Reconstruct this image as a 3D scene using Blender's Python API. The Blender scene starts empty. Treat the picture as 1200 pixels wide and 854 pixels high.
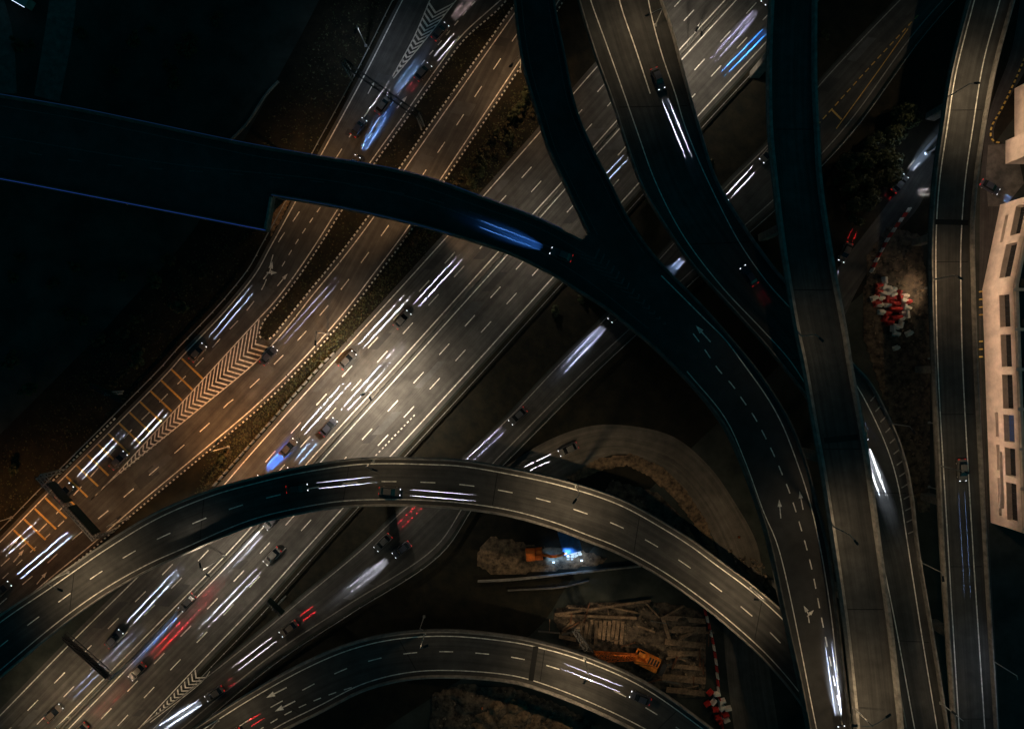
import bpy, bmesh, math, random
from mathutils import Vector, Matrix
from mathutils.geometry import tessellate_polygon
random.seed(11)
C = bpy.context.scene.collection
R = math.radians
H = 150.0          # height of the drone above the ground, metres
S0 = 5.3           # photo pixels per metre on the ground

def W(px, py, z=0.0):
    k = (H - z) / H / S0
    return Vector(((px - 600) * k, -(py - 427) * k, z))

# ------------------------------------------------------------------ materials
def mat(name, col, rough=0.8, noise=0.0, scale=1.0, emit=None, estr=0.0, metal=0.0, col2=None, spec=0.3, stretch=None, uv=False, bump=0.0):
    m = bpy.data.materials.new(name); m.use_nodes = True
    nt = m.node_tree; b = nt.nodes['Principled BSDF']
    b.inputs['Base Color'].default_value = (*col, 1); b.inputs['Roughness'].default_value = rough
    b.inputs['Metallic'].default_value = metal; b.inputs['Specular IOR Level'].default_value = spec
    if emit:
        b.inputs['Emission Color'].default_value = (*emit, 1); b.inputs['Emission Strength'].default_value = estr
    if noise or col2:
        tc = nt.nodes.new('ShaderNodeTexCoord'); mp = nt.nodes.new('ShaderNodeMapping')
        nt.links.new(tc.outputs['UV' if uv else 'Object'], mp.inputs['Vector'])
        mp.inputs['Scale'].default_value = stretch or (1, 1, 1)
        n = nt.nodes.new('ShaderNodeTexNoise'); n.inputs['Scale'].default_value = scale
        n.inputs['Detail'].default_value = 6; n.inputs['Roughness'].default_value = 0.65
        nt.links.new(mp.outputs['Vector'], n.inputs['Vector'])
        r = nt.nodes.new('ShaderNodeValToRGB')
        c2 = col2 or tuple(c * (1 + noise) for c in col); c1 = tuple(c * (1 - noise) for c in col)
        r.color_ramp.elements[0].position = 0.36; r.color_ramp.elements[0].color = (*c1, 1)
        r.color_ramp.elements[1].position = 0.66; r.color_ramp.elements[1].color = (*c2, 1)
        nt.links.new(n.outputs['Fac'], r.inputs['Fac']); nt.links.new(r.outputs['Color'], b.inputs['Base Color'])
        if bump:
            bp = nt.nodes.new('ShaderNodeBump'); bp.inputs['Strength'].default_value = bump; bp.inputs['Distance'].default_value = 0.3
            nt.links.new(n.outputs['Fac'], bp.inputs['Height']); nt.links.new(bp.outputs['Normal'], b.inputs['Normal'])
    return m

def asphalt(name, base, lanes=True, tint=(1, 1, 1)):
    """worn asphalt: fine grain, broad blotches, and tyre wear that runs along the road (UV: u across, v along, in metres)"""
    m = bpy.data.materials.new(name); m.use_nodes = True; nt = m.node_tree; b = nt.nodes['Principled BSDF']
    b.inputs['Roughness'].default_value = 0.78; b.inputs['Specular IOR Level'].default_value = 0.25
    tc = nt.nodes.new('ShaderNodeTexCoord')
    def noise(scale, st, src, det=5):
        mp = nt.nodes.new('ShaderNodeMapping'); mp.inputs['Scale'].default_value = st
        nt.links.new(tc.outputs[src], mp.inputs['Vector'])
        n = nt.nodes.new('ShaderNodeTexNoise'); n.inputs['Scale'].default_value = scale; n.inputs['Detail'].default_value = det
        nt.links.new(mp.outputs['Vector'], n.inputs['Vector']); return n.outputs['Fac']
    def mrange(x, a, c):
        r = nt.nodes.new('ShaderNodeMapRange'); r.inputs['From Min'].default_value = 0.3; r.inputs['From Max'].default_value = 0.7
        r.inputs['To Min'].default_value = a; r.inputs['To Max'].default_value = c; nt.links.new(x, r.inputs['Value']); return r.outputs['Result']
    def mul(a, c):
        r = nt.nodes.new('ShaderNodeMath'); r.operation = 'MULTIPLY'; nt.links.new(a, r.inputs[0]); nt.links.new(c, r.inputs[1]); return r.outputs[0]
    v = mul(mrange(noise(6.0, (1, 1, 1), 'Object'), 0.86, 1.14), mrange(noise(0.12, (1, 1, 1), 'Object'), 0.66, 1.26))
    v = mul(v, mrange(noise(0.55, (1, 1, 1), 'Object', 8), 0.80, 1.16))
    if lanes:
        v = mul(v, mrange(noise(1.1, (1, 0.012, 1), 'UV', 3), 0.68, 1.3))
        v = mul(v, mrange(noise(4.0, (1, 0.03, 1), 'UV', 2), 0.88, 1.1))
    mx = nt.nodes.new('ShaderNodeVectorMath'); mx.operation = 'SCALE'
    mx.inputs[0].default_value = tuple(base * t for t in tint); nt.links.new(v, mx.inputs['Scale'])
    nt.links.new(mx.outputs[0], b.inputs['Base Color'])
    return m

M = {
 'asphalt': asphalt('asphalt', 0.062, tint=(1.04, 1.0, 0.94)),
 'asphalt_dark': asphalt('asphalt_dark', 0.05, tint=(1.02, 1.0, 0.96)),
 'deck': asphalt('deck_asphalt', 0.047, tint=(1.02, 1.0, 0.96)),
 'deck_flat': asphalt('deck_asphalt_flat', 0.036, lanes=False),
 'patch_dark': asphalt('patch_dark', 0.040, lanes=False), 'patch_pale': asphalt('patch_pale', 0.078, lanes=False),
 'dirt_road': asphalt('dirt_road', 0.085, tint=(1.15, 1.0, 0.82)),
 'paint': mat('road_paint', (0.66, 0.635, 0.58), 0.6, 0.38, 1.3),
 'paint_worn': mat('worn_paint', (0.26, 0.25, 0.23), 0.7, 0.35, 2.0),
 'paint_faint': mat('faded_paint', (0.075, 0.073, 0.07), 0.8, 0.3, 2.0),
 'paint_yellow': mat('yellow_paint', (0.5, 0.30, 0.08), 0.6, 0.25, 2.5),
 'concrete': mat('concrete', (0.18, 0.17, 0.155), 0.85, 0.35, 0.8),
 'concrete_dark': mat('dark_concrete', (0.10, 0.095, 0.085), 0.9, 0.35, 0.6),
 'kerb_white': mat('kerb_white', (0.6, 0.58, 0.52), 0.7, 0.2, 3.0),
 'kerb_black': mat('kerb_black', (0.012, 0.012, 0.012), 0.8),
 'kerb_yellow': mat('kerb_yellow', (0.6, 0.42, 0.1), 0.7, 0.2, 3.0),
 'grass': mat('grass_ground', (0.006, 0.008, 0.004), 0.95, 0.6, 0.35, col2=(0.015, 0.012, 0.006), bump=0.4),
 'ground': mat('ground', (0.022, 0.029, 0.024), 0.95, 0.4, 0.12, col2=(0.040, 0.046, 0.040)),
 'earth': mat('earth', (0.075, 0.05, 0.03), 0.95, 0.5, 0.9, col2=(0.20, 0.135, 0.08), bump=0.6),
 'earth_dark': mat('dark_earth', (0.022, 0.018, 0.013), 0.95, 0.5, 0.7, col2=(0.13, 0.10, 0.072), bump=0.6),
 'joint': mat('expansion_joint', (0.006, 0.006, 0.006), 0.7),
 'steel': mat('galvanised_steel', (0.30, 0.30, 0.29), 0.5, 0.2, 3.0, metal=0.3),
 'steel_dark': mat('dark_steel', (0.02, 0.02, 0.021), 0.6, 0.3, 3.0),
 'sign_back': mat('sign_back', (0.018, 0.019, 0.02), 0.6, 0.3, 1.0),
 'sign_face': mat('sign_face', (0.012, 0.035, 0.024), 0.5, 0.15, 1.0),
 'lens_on': mat('lamp_lens_lit', (0.9, 0.85, 0.7), 0.4, emit=(1.0, 0.86, 0.62), estr=6.0),
 'lens_cool': mat('lamp_lens_cool', (0.9, 0.85, 0.7), 0.4, emit=(0.6, 0.75, 1.0), estr=3.0),
 'lens_off': mat('lamp_lens_off', (0.3, 0.3, 0.3), 0.3),
 'leaf': mat('leaf', (0.028, 0.040, 0.014), 0.7, 0.5, 0.8, col2=(0.05, 0.058, 0.022)),
 'leaf_dry': mat('leaf_dry', (0.036, 0.034, 0.014), 0.8, 0.5, 0.8, col2=(0.065, 0.052, 0.025)),
 'bark': mat('bark', (0.07, 0.05, 0.035), 0.9, 0.4, 3.0),
 'red_plastic': mat('red_plastic', (0.42, 0.025, 0.02), 0.55, 0.35, 1.2),
 'white_plastic': mat('white_plastic', (0.62, 0.58, 0.50), 0.55, 0.25, 1.2),
 'orange': mat('orange_machine_paint', (0.55, 0.13, 0.02), 0.5, 0.4, 1.2),
 'yellow': mat('yellow_machine_paint', (0.55, 0.18, 0.025), 0.5, 0.45, 1.2),
 'rubber': mat('rubber', (0.012, 0.012, 0.012), 0.9),
 'glass_dark': mat('dark_glass', (0.008, 0.010, 0.012), 0.12, spec=0.6),
 'timber': mat('timber', (0.16, 0.11, 0.07), 0.85, 0.45, 1.5),
 'wall': mat('rendered_wall', (0.50, 0.43, 0.36), 0.85, 0.18, 0.5),
 'wall_trim': mat('wall_trim', (0.5, 0.44, 0.37), 0.8, 0.15, 0.6),
 'roof': mat('flat_roof', (0.035, 0.034, 0.032), 0.9, 0.4, 0.5),
 'window_blue': mat('lit_window', (0.02, 0.03, 0.05), 0.3, emit=(0.08, 0.25, 0.7), estr=0.04),
 'rust': mat('rusty_steel', (0.10, 0.045, 0.022), 0.8, 0.4, 2.0),
 'rock': mat('rock', (0.13, 0.10, 0.07), 0.9, 0.5, 1.0),
 'tail_lens': mat('tail_lens', (0.4, 0.01, 0.01), 0.4, emit=(1.0, 0.03, 0.02), estr=.35),
 'head_lens': mat('head_lens', (0.8, 0.8, 0.8), 0.3, emit=(0.85, 0.9, 1.0), estr=1.6),
 'glow_blue': mat('blue_edge_glow', (0.01, 0.02, 0.1), 0.4, emit=(0.02, 0.055, 0.30), estr=0.45),  # emission for the strips added along the parapet edges
 'glow_faint': mat('faint_edge_glow', (0.01, 0.02, 0.06), 0.4, emit=(0.02, 0.07, 0.20), estr=0.16),
 'cloth_blue': mat('blue_tarpaulin', (0.02, 0.10, 0.26), 0.6, 0.4, 0.9),
}
BODY = [mat('car_paint_graphite', (0.045, 0.045, 0.047), 0.45, spec=0.4), mat('car_paint_grey', (0.075, 0.073, 0.07), 0.45, spec=0.4),
        mat('car_paint_navy', (0.03, 0.034, 0.05), 0.45, spec=0.4), mat('car_paint_brown', (0.06, 0.048, 0.04), 0.45, spec=0.4)]

# ------------------------------------------------------------------ object helpers
def tag(o, label=None, cat=None, group=None, kind=None):
    if label: o['label'] = label
    if cat: o['category'] = cat
    if group: o['group'] = group
    if kind: o['kind'] = kind
    return o

def link(o, parent=None):
    C.objects.link(o)
    if parent: o.parent = parent
    return o

def empty(name, loc=(0, 0, 0), rz=0.0, label=None, cat=None, group=None):
    o = bpy.data.objects.new(name, None); o.location = loc; o.rotation_euler = (0, 0, rz); o.empty_display_size = 0.3
    return tag(link(o), label, cat, group)

class MB:
    """collects faces; build() links them as one mesh object"""
    def __init__(s): s.v = []; s.f = []; s.uv = []; s.mi = []; s.mats = []
    def face(s, pts, uv=None, mi=0):
        b = len(s.v); s.v += [tuple(p) for p in pts]; s.f.append(tuple(range(b, b + len(pts))))
        s.uv.append(uv or [(p[0], p[1]) for p in pts]); s.mi.append(mi)
    def box(s, x0, x1, y0, y1, z0, z1, mi=0, M4=None, top=1.0, topx=None):
        cx, cy = (x0 + x1) / 2, (y0 + y1) / 2; tx = top if topx is None else topx
        P = []
        for z, kx, ky in ((z0, 1, 1), (z1, tx, top)):
            for x, y in ((x0, y0), (x1, y0), (x1, y1), (x0, y1)):
                p = Vector((cx + (x - cx) * kx, cy + (y - cy) * ky, z)); P.append(M4 @ p if M4 else p)
        for q in ((3, 2, 1, 0), (4, 5, 6, 7), (0, 1, 5, 4), (1, 2, 6, 5), (2, 3, 7, 6), (3, 0, 4, 7)):
            s.face([P[i] for i in q], mi=mi)
    def bar(s, a, b, w, h=None, mi=0, up=Vector((0, 0, 1))):
        a, b = Vector(a), Vector(b); d = b - a; L = d.length
        if L < 1e-6: return
        d.normalize(); x = d.cross(up)
        if x.length < 1e-4: x = d.cross(Vector((1, 0, 0)))
        x.normalize(); y = x.cross(d); h = h or w
        P = [p + x * sx * w / 2 + y * sy * h / 2 for p in (a, b) for sx, sy in ((-1, -1), (1, -1), (1, 1), (-1, 1))]
        for q in ((0, 1, 2, 3), (7, 6, 5, 4), (0, 4, 5, 1), (1, 5, 6, 2), (2, 6, 7, 3), (3, 7, 4, 0)):
            s.face([P[i] for i in q], mi=mi)
    def tube(s, pts, rad, n=8, mi=0):
        rings = []
        pts = [Vector(p) for p in pts]
        if not hasattr(rad, '__len__'): rad = [rad] * len(pts)
        for i, p in enumerate(pts):
            d = (pts[min(i + 1, len(pts) - 1)] - pts[max(i - 1, 0)]).normalized()
            x = d.cross(Vector((0, 0, 1)))
            if x.length < 1e-3: x = Vector((1, 0, 0))
            x.normalize(); y = x.cross(d)
            rings.append([p + (x * math.cos(2 * math.pi * k / n) + y * math.sin(2 * math.pi * k / n)) * rad[i] for k in range(n)])
        for a, b in zip(rings, rings[1:]):
            for k in range(n): s.face([a[k], a[(k + 1) % n], b[(k + 1) % n], b[k]], mi=mi)
        s.face(rings[0][::-1], mi=mi); s.face(rings[-1], mi=mi)
    def build(s, name, mats, parent=None, kind=None, bevel=0.0, smooth=False):
        me = bpy.data.meshes.new(name); me.from_pydata(s.v, [], s.f)
        ul = me.uv_layers.new(name='UVMap'); flat = [c for q in s.uv for c in q]
        for i, c in enumerate(flat): ul.data[i].uv = c
        for m in (mats if isinstance(mats, (list, tuple)) else [mats]): me.materials.append(m)
        if any(s.mi): me.polygons.foreach_set('material_index', s.mi)
        bm = bmesh.new(); bm.from_mesh(me); bmesh.ops.remove_doubles(bm, verts=bm.verts, dist=0.0005)
        bmesh.ops.recalc_face_normals(bm, faces=bm.faces)
        if bevel: bmesh.ops.bevel(bm, geom=bm.edges[:], offset=bevel, segments=2, affect='EDGES', clamp_overlap=True)
        if smooth:
            for f in bm.faces: f.smooth = True
        bm.to_mesh(me); bm.free()
        o = bpy.data.objects.new(name, me); link(o, parent)
        if kind: o['kind'] = kind
        return o

# ------------------------------------------------------------------ polylines
def cr(pts, step):
    """Catmull-Rom through 3D points, resampled every ~step metres"""
    pts = [Vector(p) for p in pts]; out = []
    if len(pts) == 2: fine = [pts[0].lerp(pts[1], i / 50) for i in range(51)]
    else:
        fine = []
        ext = [pts[0] * 2 - pts[1]] + pts + [pts[-1] * 2 - pts[-2]]
        for i in range(1, len(ext) - 2):
            p0, p1, p2, p3 = ext[i - 1:i + 3]
            t0 = 0; t1 = t0 + max((p1 - p0).length, 1e-6) ** .5; t2 = t1 + max((p2 - p1).length, 1e-6) ** .5; t3 = t2 + max((p3 - p2).length, 1e-6) ** .5
            for k in range(12):
                t = t1 + (t2 - t1) * k / 12
                a1 = p0 * ((t1 - t) / (t1 - t0)) + p1 * ((t - t0) / (t1 - t0)); a2 = p1 * ((t2 - t) / (t2 - t1)) + p2 * ((t - t1) / (t2 - t1))
                a3 = p2 * ((t3 - t) / (t3 - t2)) + p3 * ((t - t2) / (t3 - t2))
                b1 = a1 * ((t2 - t) / (t2 - t0)) + a2 * ((t - t0) / (t2 - t0)); b2 = a2 * ((t3 - t) / (t3 - t1)) + a3 * ((t - t1) / (t3 - t1))
                fine.append(b1 * ((t2 - t) / (t2 - t1)) + b2 * ((t - t1) / (t2 - t1)))
        fine.append(pts[-1])
    L = sum((b - a).length for a, b in zip(fine, fine[1:])); n = step if isinstance(step, int) and step > 3 else max(2, int(L / step) + 1)
    cum = [0]
    for a, b in zip(fine, fine[1:]): cum.append(cum[-1] + (b - a).length)
    j = 0
    for i in range(n):
        t = L * i / (n - 1)
        while j < len(cum) - 2 and cum[j + 1] < t: j += 1
        out.append(fine[j].lerp(fine[j + 1], (t - cum[j]) / max(cum[j + 1] - cum[j], 1e-9)))
    return out

def P(px, z=0.0): return [W(x, y, z) for x, y in px]

def normals(pl):
    out = []
    for i in range(len(pl)):
        d = pl[min(i + 1, len(pl) - 1)] - pl[max(i - 1, 0)]; d.z = 0; d.normalize(); out.append(Vector((-d.y, d.x, 0)))
    return out
def offset(pl, d): return [p + n * d for p, n in zip(pl, normals(pl))]
def arcl(pl):
    c = [0.0]
    for a, b in zip(pl, pl[1:]): c.append(c[-1] + (b - a).length)
    return c
def at_s(pl, cum, s):
    s = min(max(s, 0), cum[-1]); lo = 0; hi = len(cum) - 2
    while lo < hi:
        m = (lo + hi + 1) // 2
        if cum[m] <= s: lo = m
        else: hi = m - 1
    return pl[lo].lerp(pl[lo + 1], (s - cum[lo]) / max(cum[lo + 1] - cum[lo], 1e-9))
def sub(pl, s0, s1, step=2.0):
    cum = arcl(pl); n = max(2, int((s1 - s0) / step) + 2)
    return [at_s(pl, cum, s0 + (s1 - s0) * i / (n - 1)) for i in range(n)]

def ribbon(mb, A, B, dz=0.0, mi=0):
    n = max(len(A), len(B)); cum = arcl(A)
    for i in range(len(A) - 1):
        w0 = (B[i] - A[i]).length; w1 = (B[i + 1] - A[i + 1]).length
        q = [A[i], B[i], B[i + 1], A[i + 1]]
        mb.face([Vector((p.x, p.y, p.z + dz)) for p in q], [(0, cum[i]), (w0, cum[i]), (w1, cum[i + 1]), (0, cum[i + 1])], mi)
def line(mb, pl, w, dz, mi=0): ribbon(mb, offset(pl, -w / 2), offset(pl, w / 2), dz, mi)
def dashes(mb, pl, w, ln, period, dz, ref=None, mi=0, s_from=0.0, s_to=None):
    cum = arcl(pl); s0 = 0.0
    if ref is not None:
        best = min(range(len(pl)), key=lambda i: (pl[i] - ref).length); s0 = (cum[best] - ln / 2) % period
    s = s0
    while s + ln < (s_to or cum[-1]):
        if s >= s_from: line(mb, sub(pl, s, s + ln), w, dz, mi)
        s += period
def wall_along(mb, pl, th, z0, z1, mi=0, top=None):
    """wall of thickness th centred on pl, from pl.z+z0 to pl.z+z1; narrower at the top"""
    tt = th if top is None else top
    a0, a1 = offset(pl, -th / 2), offset(pl, th / 2); b0, b1 = offset(pl, -tt / 2), offset(pl, tt / 2)
    up = lambda p, h: Vector((p.x, p.y, p.z + h)); n = len(pl)
    for i in range(n - 1):
        ring = lambda k: [up(a0[k], z0), up(a1[k], z0), up(b1[k], z1), up(b0[k], z1)]
        r, q = ring(i), ring(i + 1)
        for k in range(4): mb.face([r[k], r[(k + 1) % 4], q[(k + 1) % 4], q[k]], mi=mi)
    for k in (0, n - 1): mb.face([up(a0[k], z0), up(a1[k], z0), up(b1[k], z1), up(b0[k], z1)], mi=mi)
def kerb(pl, mats, name='kerb', seg=1.05, duty=0.55, w=0.32, h=0.16):
    mb = MB(); L = arcl(pl)[-1]; s = 0.0
    while s < L - seg:
        wall_along(mb, sub(pl, s, s + seg * duty), w, -0.04, h, 1, w * .85); wall_along(mb, sub(pl, s + seg * duty, s + seg), w, -0.04, h, 0, w * .85); s += seg
    return mb.build(name, mats, kind='structure')

def polyfill(mb, pts, dz=0.0, mi=0):
    for t in tessellate_polygon([[Vector((p.x, p.y, 0)) for p in pts]]):
        q = [Vector((pts[i].x, pts[i].y, pts[i].z + dz)) for i in t]
        mb.face(q, mi=mi)
def inpoly(p, poly):
    c = False; j = len(poly) - 1
    for i in range(len(poly)):
        a, b = poly[i], poly[j]
        if (a.y > p.y) != (b.y > p.y) and p.x < (b.x - a.x) * (p.y - a.y) / (b.y - a.y) + a.x: c = not c
        j = i
    return c

def extend(px, n0=130, n1=130):
    def e(a, b, n):
        d = math.hypot(a[0] - b[0], a[1] - b[1]); return (a[0] + (a[0] - b[0]) / d * n, a[1] + (a[1] - b[1]) / d * n)
    out = list(px)
    if n0: out = [e(px[0], px[1], n0)] + out
    if n1: out = out + [e(px[-1], px[-2], n1)]
    return out

ARROW = {'straight': [(-.12, -2.2), (.12, -2.2), (.12, .5), (.5, .5), (0, 2.2), (-.5, .5), (-.12, .5)]}
def arrow(mb, px, z, ang, size=1.0, kind='straight', dz=0.02):
    c = W(px[0], px[1], z)
    def put(poly, rot, ox=0, oy=0, k=1.0):
        ca, sa = math.cos(ang), math.sin(ang); pts = []
        for x, y in poly:
            xr = x * math.cos(rot) - y * math.sin(rot); yr = x * math.sin(rot) + y * math.cos(rot)
            X, Y = (xr * k + ox) * size, (yr * k + oy) * size
            pts.append(c + Vector((Y * ca + X * sa, Y * sa - X * ca, 0)))
        polyfill(mb, pts, dz)
    if kind == 'straight': put(ARROW['straight'], 0)
    else:
        put([(-.12, -2.2), (.12, -2.2), (.12, -.6), (-.12, -.6)], 0)
        put([(-.12, -.6), (.12, -.6), (.12, .6), (.5, .6), (0, 2.2), (-.5, .6), (-.12, .6)], R(22), 0, .12)
        put([(-.12, -.6), (.12, -.6), (.12, .3), (.5, .3), (0, 1.7), (-.5, .3), (-.12, .3)], R(-52), .15, -.25)
def chevrons(mb, A, B, spacing, th, dz, skip=0.3, k=0.9, mi=0):
    """V stripes between the converging lines A and B (wide end first), pointing to the tip"""
    ca, cb = arcl(A), arcl(B); L = ca[-1]; s = 0.5
    while s < L - 0.4:
        def at(t): t = min(max(t, 0), L); return at_s(A, ca, t), at_s(B, cb, t / L * cb[-1])
        a0, b0 = at(s); a1, b1 = at(s + th); hw = (b0 - a0).length / 2
        if hw > skip:
            ax = ((at(s + 1)[0] - a0) + (at(s + 1)[1] - b0)); ax.z = 0
            if ax.length > 1e-6:
                ax.normalize(); m0 = (a0 + b0) / 2 + ax * hw * k; m1 = (a1 + b1) / 2 + ax * hw * k
                z = Vector((0, 0, dz)); mb.face([a0 + z, m0 + z, m1 + z, a1 + z], mi=mi); mb.face([m0 + z, b0 + z, b1 + z, m1 + z], mi=mi)
        s += spacing

# ------------------------------------------------------------------ traced edges (photo pixels)
ML_L = [(790, -20), (701, 77), (632, 156), (527, 274), (389, 426), (300, 525), (237, 597), (172, 665), (86, 750), (0, 838), (-30, 868)]
ML_R = [(872, -25), (850, 0), (794, 61), (725, 139), (659, 213), (585, 294), (466, 426), (357, 546), (275, 639), (168, 748), (64, 854), (40, 880)]
MR_L = [(885, -25), (863, 0), (797, 72), (727, 150), (662, 222), (595, 298), (480, 426), (374, 543), (287, 641), (183, 748), (80, 854), (55, 880)]
MR_R = [(965, -25), (943, 0), (900, 47), (817, 137), (750, 213), (649, 324), (557, 426), (455, 537), (362, 639), (300, 708), (230, 781), (162, 854), (138, 880)]
B1_L = [(635, -30), (600, 20), (472, 202), (439, 253), (400, 305), (367, 345), (337, 383), (315, 408), (300, 424), (215, 494), (131, 562), (106, 586)]
B1_R = [(675, -30), (600, 85), (515, 212), (481, 263), (440, 318), (400, 370), (351, 425), (300, 475), (230, 534), (160, 592), (107, 638), (60, 676), (0, 728), (-30, 755)]
B2_L = [(488, -30), (472, 0), (430, 83), (375, 184), (346, 237), (315, 293), (300, 320), (265, 363), (212, 419), (200, 433), (140, 494), (64, 570), (0, 635), (-30, 664)]
B2_R = [(620, -30), (586, 1), (540, 43), (510, 83), (470, 140), (432, 193), (396, 245), (372, 283), (345, 323), (322, 353), (300, 377), (255, 426), (190, 497), (130, 562), (106, 586)]
K_L = [(1085, -30), (1055, 0), (972, 87), (900, 170), (855, 215), (791, 284), (710, 373), (655, 428), (600, 486), (540, 543), (480, 591), (427, 641), (360, 697), (300, 747), (232, 801), (175, 843), (140, 872)]
K_R = [(1135, -30), (1105, 0), (1065, 47), (1000, 137), (960, 183), (900, 240), (810, 318), (736, 387), (692, 428), (600, 520), (574, 547), (545, 590), (510, 641), (405, 710), (320, 766), (212, 854), (180, 880)]
E_O = [(-40, 762), (0, 729), (60, 688), (125, 643), (187, 606), (250, 580), (300, 566), (342, 556), (387, 548), (420, 544), (455, 543), (500, 544), (540, 546), (600, 556), (662, 570), (725, 591), (775, 618), (810, 640), (837, 660), (875, 688), (900, 709), (919, 727), (945, 755), (968, 785)]
E_I = [(-40, 820), (0, 785), (75, 723), (125, 688), (175, 660), (220, 640), (260, 622), (300, 607), (350, 595), (400, 587), (450, 585), (500, 586), (550, 590), (600, 598), (650, 612), (687, 626), (725, 641), (775, 668), (825, 703), (862, 733), (900, 768), (937, 811), (955, 838)]
D_O = [(180, 895), (240, 853), (300, 815), (362, 781), (410, 761), (460, 749), (525, 745), (600, 752), (630, 758), (682, 773), (750, 803), (820, 851), (850, 875)]
D_I = [(260, 895), (320, 854), (375, 826), (425, 801), (475, 788), (525, 785), (600, 791), (637, 801), (700, 826), (755, 853), (800, 880)]
H_L = [(672, -30), (680, 0), (700, 65), (720, 120), (737, 172), (752, 213), (762, 233), (785, 270), (812, 308), (850, 350), (900, 405), (917, 426), (945, 462), (970, 505), (995, 560), (1010, 605), (1022, 645), (1042, 748), (1062, 854), (1068, 890)]
H_R = [(765, -30), (772, 0), (785, 37), (797, 82), (815, 145), (837, 213), (870, 268), (900, 310), (915, 328), (955, 372), (995, 426), (1015, 448), (1037, 488), (1055, 533), (1065, 581), (1072, 641), (1090, 748), (1107, 854), (1113, 890)]
I_L = [(909, -30), (907, 0), (904, 75), (905, 150), (911, 213), (922, 300), (937, 388), (945, 426), (957, 496), (967, 551), (981, 641), (995, 741), (1007, 854), (1011, 890)]
I_R = [(951, -30), (951, 0), (951, 100), (954, 162), (957, 213), (972, 313), (986, 388), (992, 426), (1010, 526), (1026, 641), (1040, 741), (1052, 854), (1056, 890)]
J_L = [(1145, -30), (1137, 0), (1115, 87), (1105, 150), (1096, 213), (1092, 275), (1092, 340), (1095, 426), (1105, 639), (1119, 854), (1121, 890)]
J_R = [(1192, -30), (1184, 0), (1162, 80), (1147, 162), (1140, 213), (1136, 263), (1137, 338), (1140, 426), (1151, 639), (1164, 854), (1166, 890)]
F_TOP = [(-30, 107), (0, 112), (87, 127), (175, 145), (250, 161), (300, 171), (375, 184), (435, 194), (475, 202), (515, 213), (550, 226), (600, 244), (637, 259), (682, 281)]
F_BOT = [(320, 230), (400, 244), (480, 262), (550, 282), (600, 299), (650, 324), (675, 340), (707, 360), (740, 386), (762, 404), (785, 426), (820, 463), (850, 503), (870, 546), (885, 586), (899, 630), (915, 703), (925, 748), (935, 791), (947, 854), (953, 890)]
G_L = [(600, -30), (602, 0), (612, 75), (630, 137), (642, 175), (660, 213), (689, 274)]
G_R = [(648, -30), (650, 0), (662, 62), (675, 125), (695, 175), (715, 213), (735, 253), (762, 293), (785, 319), (825, 360), (882, 426), (900, 451), (927, 496), (945, 543), (957, 588), (970, 640), (982, 728), (997, 854), (1002, 890)]
STUB = [(-30, 205), (20, 214), (175, 244), (313, 271)]
ZE, ZD, ZH, ZI, ZJ, ZF = 9.0, 7.0, 12.0, 20.0, 12.0, 16.0

def edges(L, Rr, z, step=2.0, n0=130, n1=130):
    a = cr(P(extend(L, n0, n1), z), step); return a, cr(P(extend(Rr, n0, n1), z), len(a) if len(a) > 3 else 4)
def mid(a, b, u): return [p.lerp(q, u) for p, q in zip(a, b)]

# ------------------------------------------------------------------ ground
g = MB(); g.face([(-400, -340, -.06), (400, -340, -.06), (400, 340, -.06), (-400, 340, -.06)]); g.build('ground', M['ground'], kind='structure')
def terrain(name, px, m, hmax, cell=0.9, seed=0, rough=1.0):
    rnd = random.Random(seed); poly = P(px); xs = [p.x for p in poly]; ys = [p.y for p in poly]
    from mathutils import noise
    mb = MB(); nx = int((max(xs) - min(xs)) / cell) + 2; ny = int((max(ys) - min(ys)) / cell) + 2; G = {}
    def edge_d(p):
        best = 1e9
        for a, b in zip(poly, poly[1:] + poly[:1]):
            d = b - a; t = max(0, min(1, (p - a).dot(d) / max(d.length_squared, 1e-9))); best = min(best, (p - (a + d * t)).length)
        return best
    for i in range(nx + 1):
        for j in range(ny + 1):
            p = Vector((min(xs) - cell + i * cell, min(ys) - cell + j * cell, 0))
            if inpoly(p, poly):
                d = edge_d(p); h = min(d / 2.0, 1) * hmax * (0.35 + 0.9 * abs(noise.noise(Vector((p.x * .22 + seed, p.y * .22, 0)))) + rough * .35 * noise.noise(Vector((p.x * .9, p.y * .9, seed))))
                G[i, j] = Vector((p.x, p.y, max(h, -0.03) - 0.02))
    for i in range(nx):
        for j in range(ny):
            q = [G.get(k) for k in ((i, j), (i + 1, j), (i + 1, j + 1), (i, j + 1))]
            k = [x for x in q if x is not None]
            if len(k) >= 3: mb.face(k)
    return mb.build(name, m, kind='structure', smooth=True)

# planted verges (grass strips next to the roads)
def verge(name, px_a, px_b, z=-0.03, m='grass'):
    a = cr(P(px_a, z), 3.0); b = cr(P(px_b, z), len(a)); mb = MB(); ribbon(mb, a, b); return mb.build(name, M[m], kind='structure')
sh = lambda px, dx, dy=0: [(x + dx, y + dy) for x, y in px]
verge('grass_verge', extend(sh(B1_R[:11], 4, 3), 120, 0), extend(sh(ML_L[:8], -4, -3), 110, 0))
verge('grass_verge', extend(sh(B2_L, -70, -55)), extend(sh(B2_L, -3, -2)), -0.035)
verge('grass_verge', extend(sh(K_R, 8, 6)), extend(sh(K_R, 120, 95)), -0.05)  # dark sheet over the loop interior, toned down so lamp spill stays unseen
verge('grass_verge', extend(sh(MR_R, 6, 5)), extend(sh(K_L, -4, -3)), -0.04)

# ------------------------------------------------------------------ ground roads
def shoulder(a, b, s): return offset(a, s), offset(b, -s)

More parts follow.
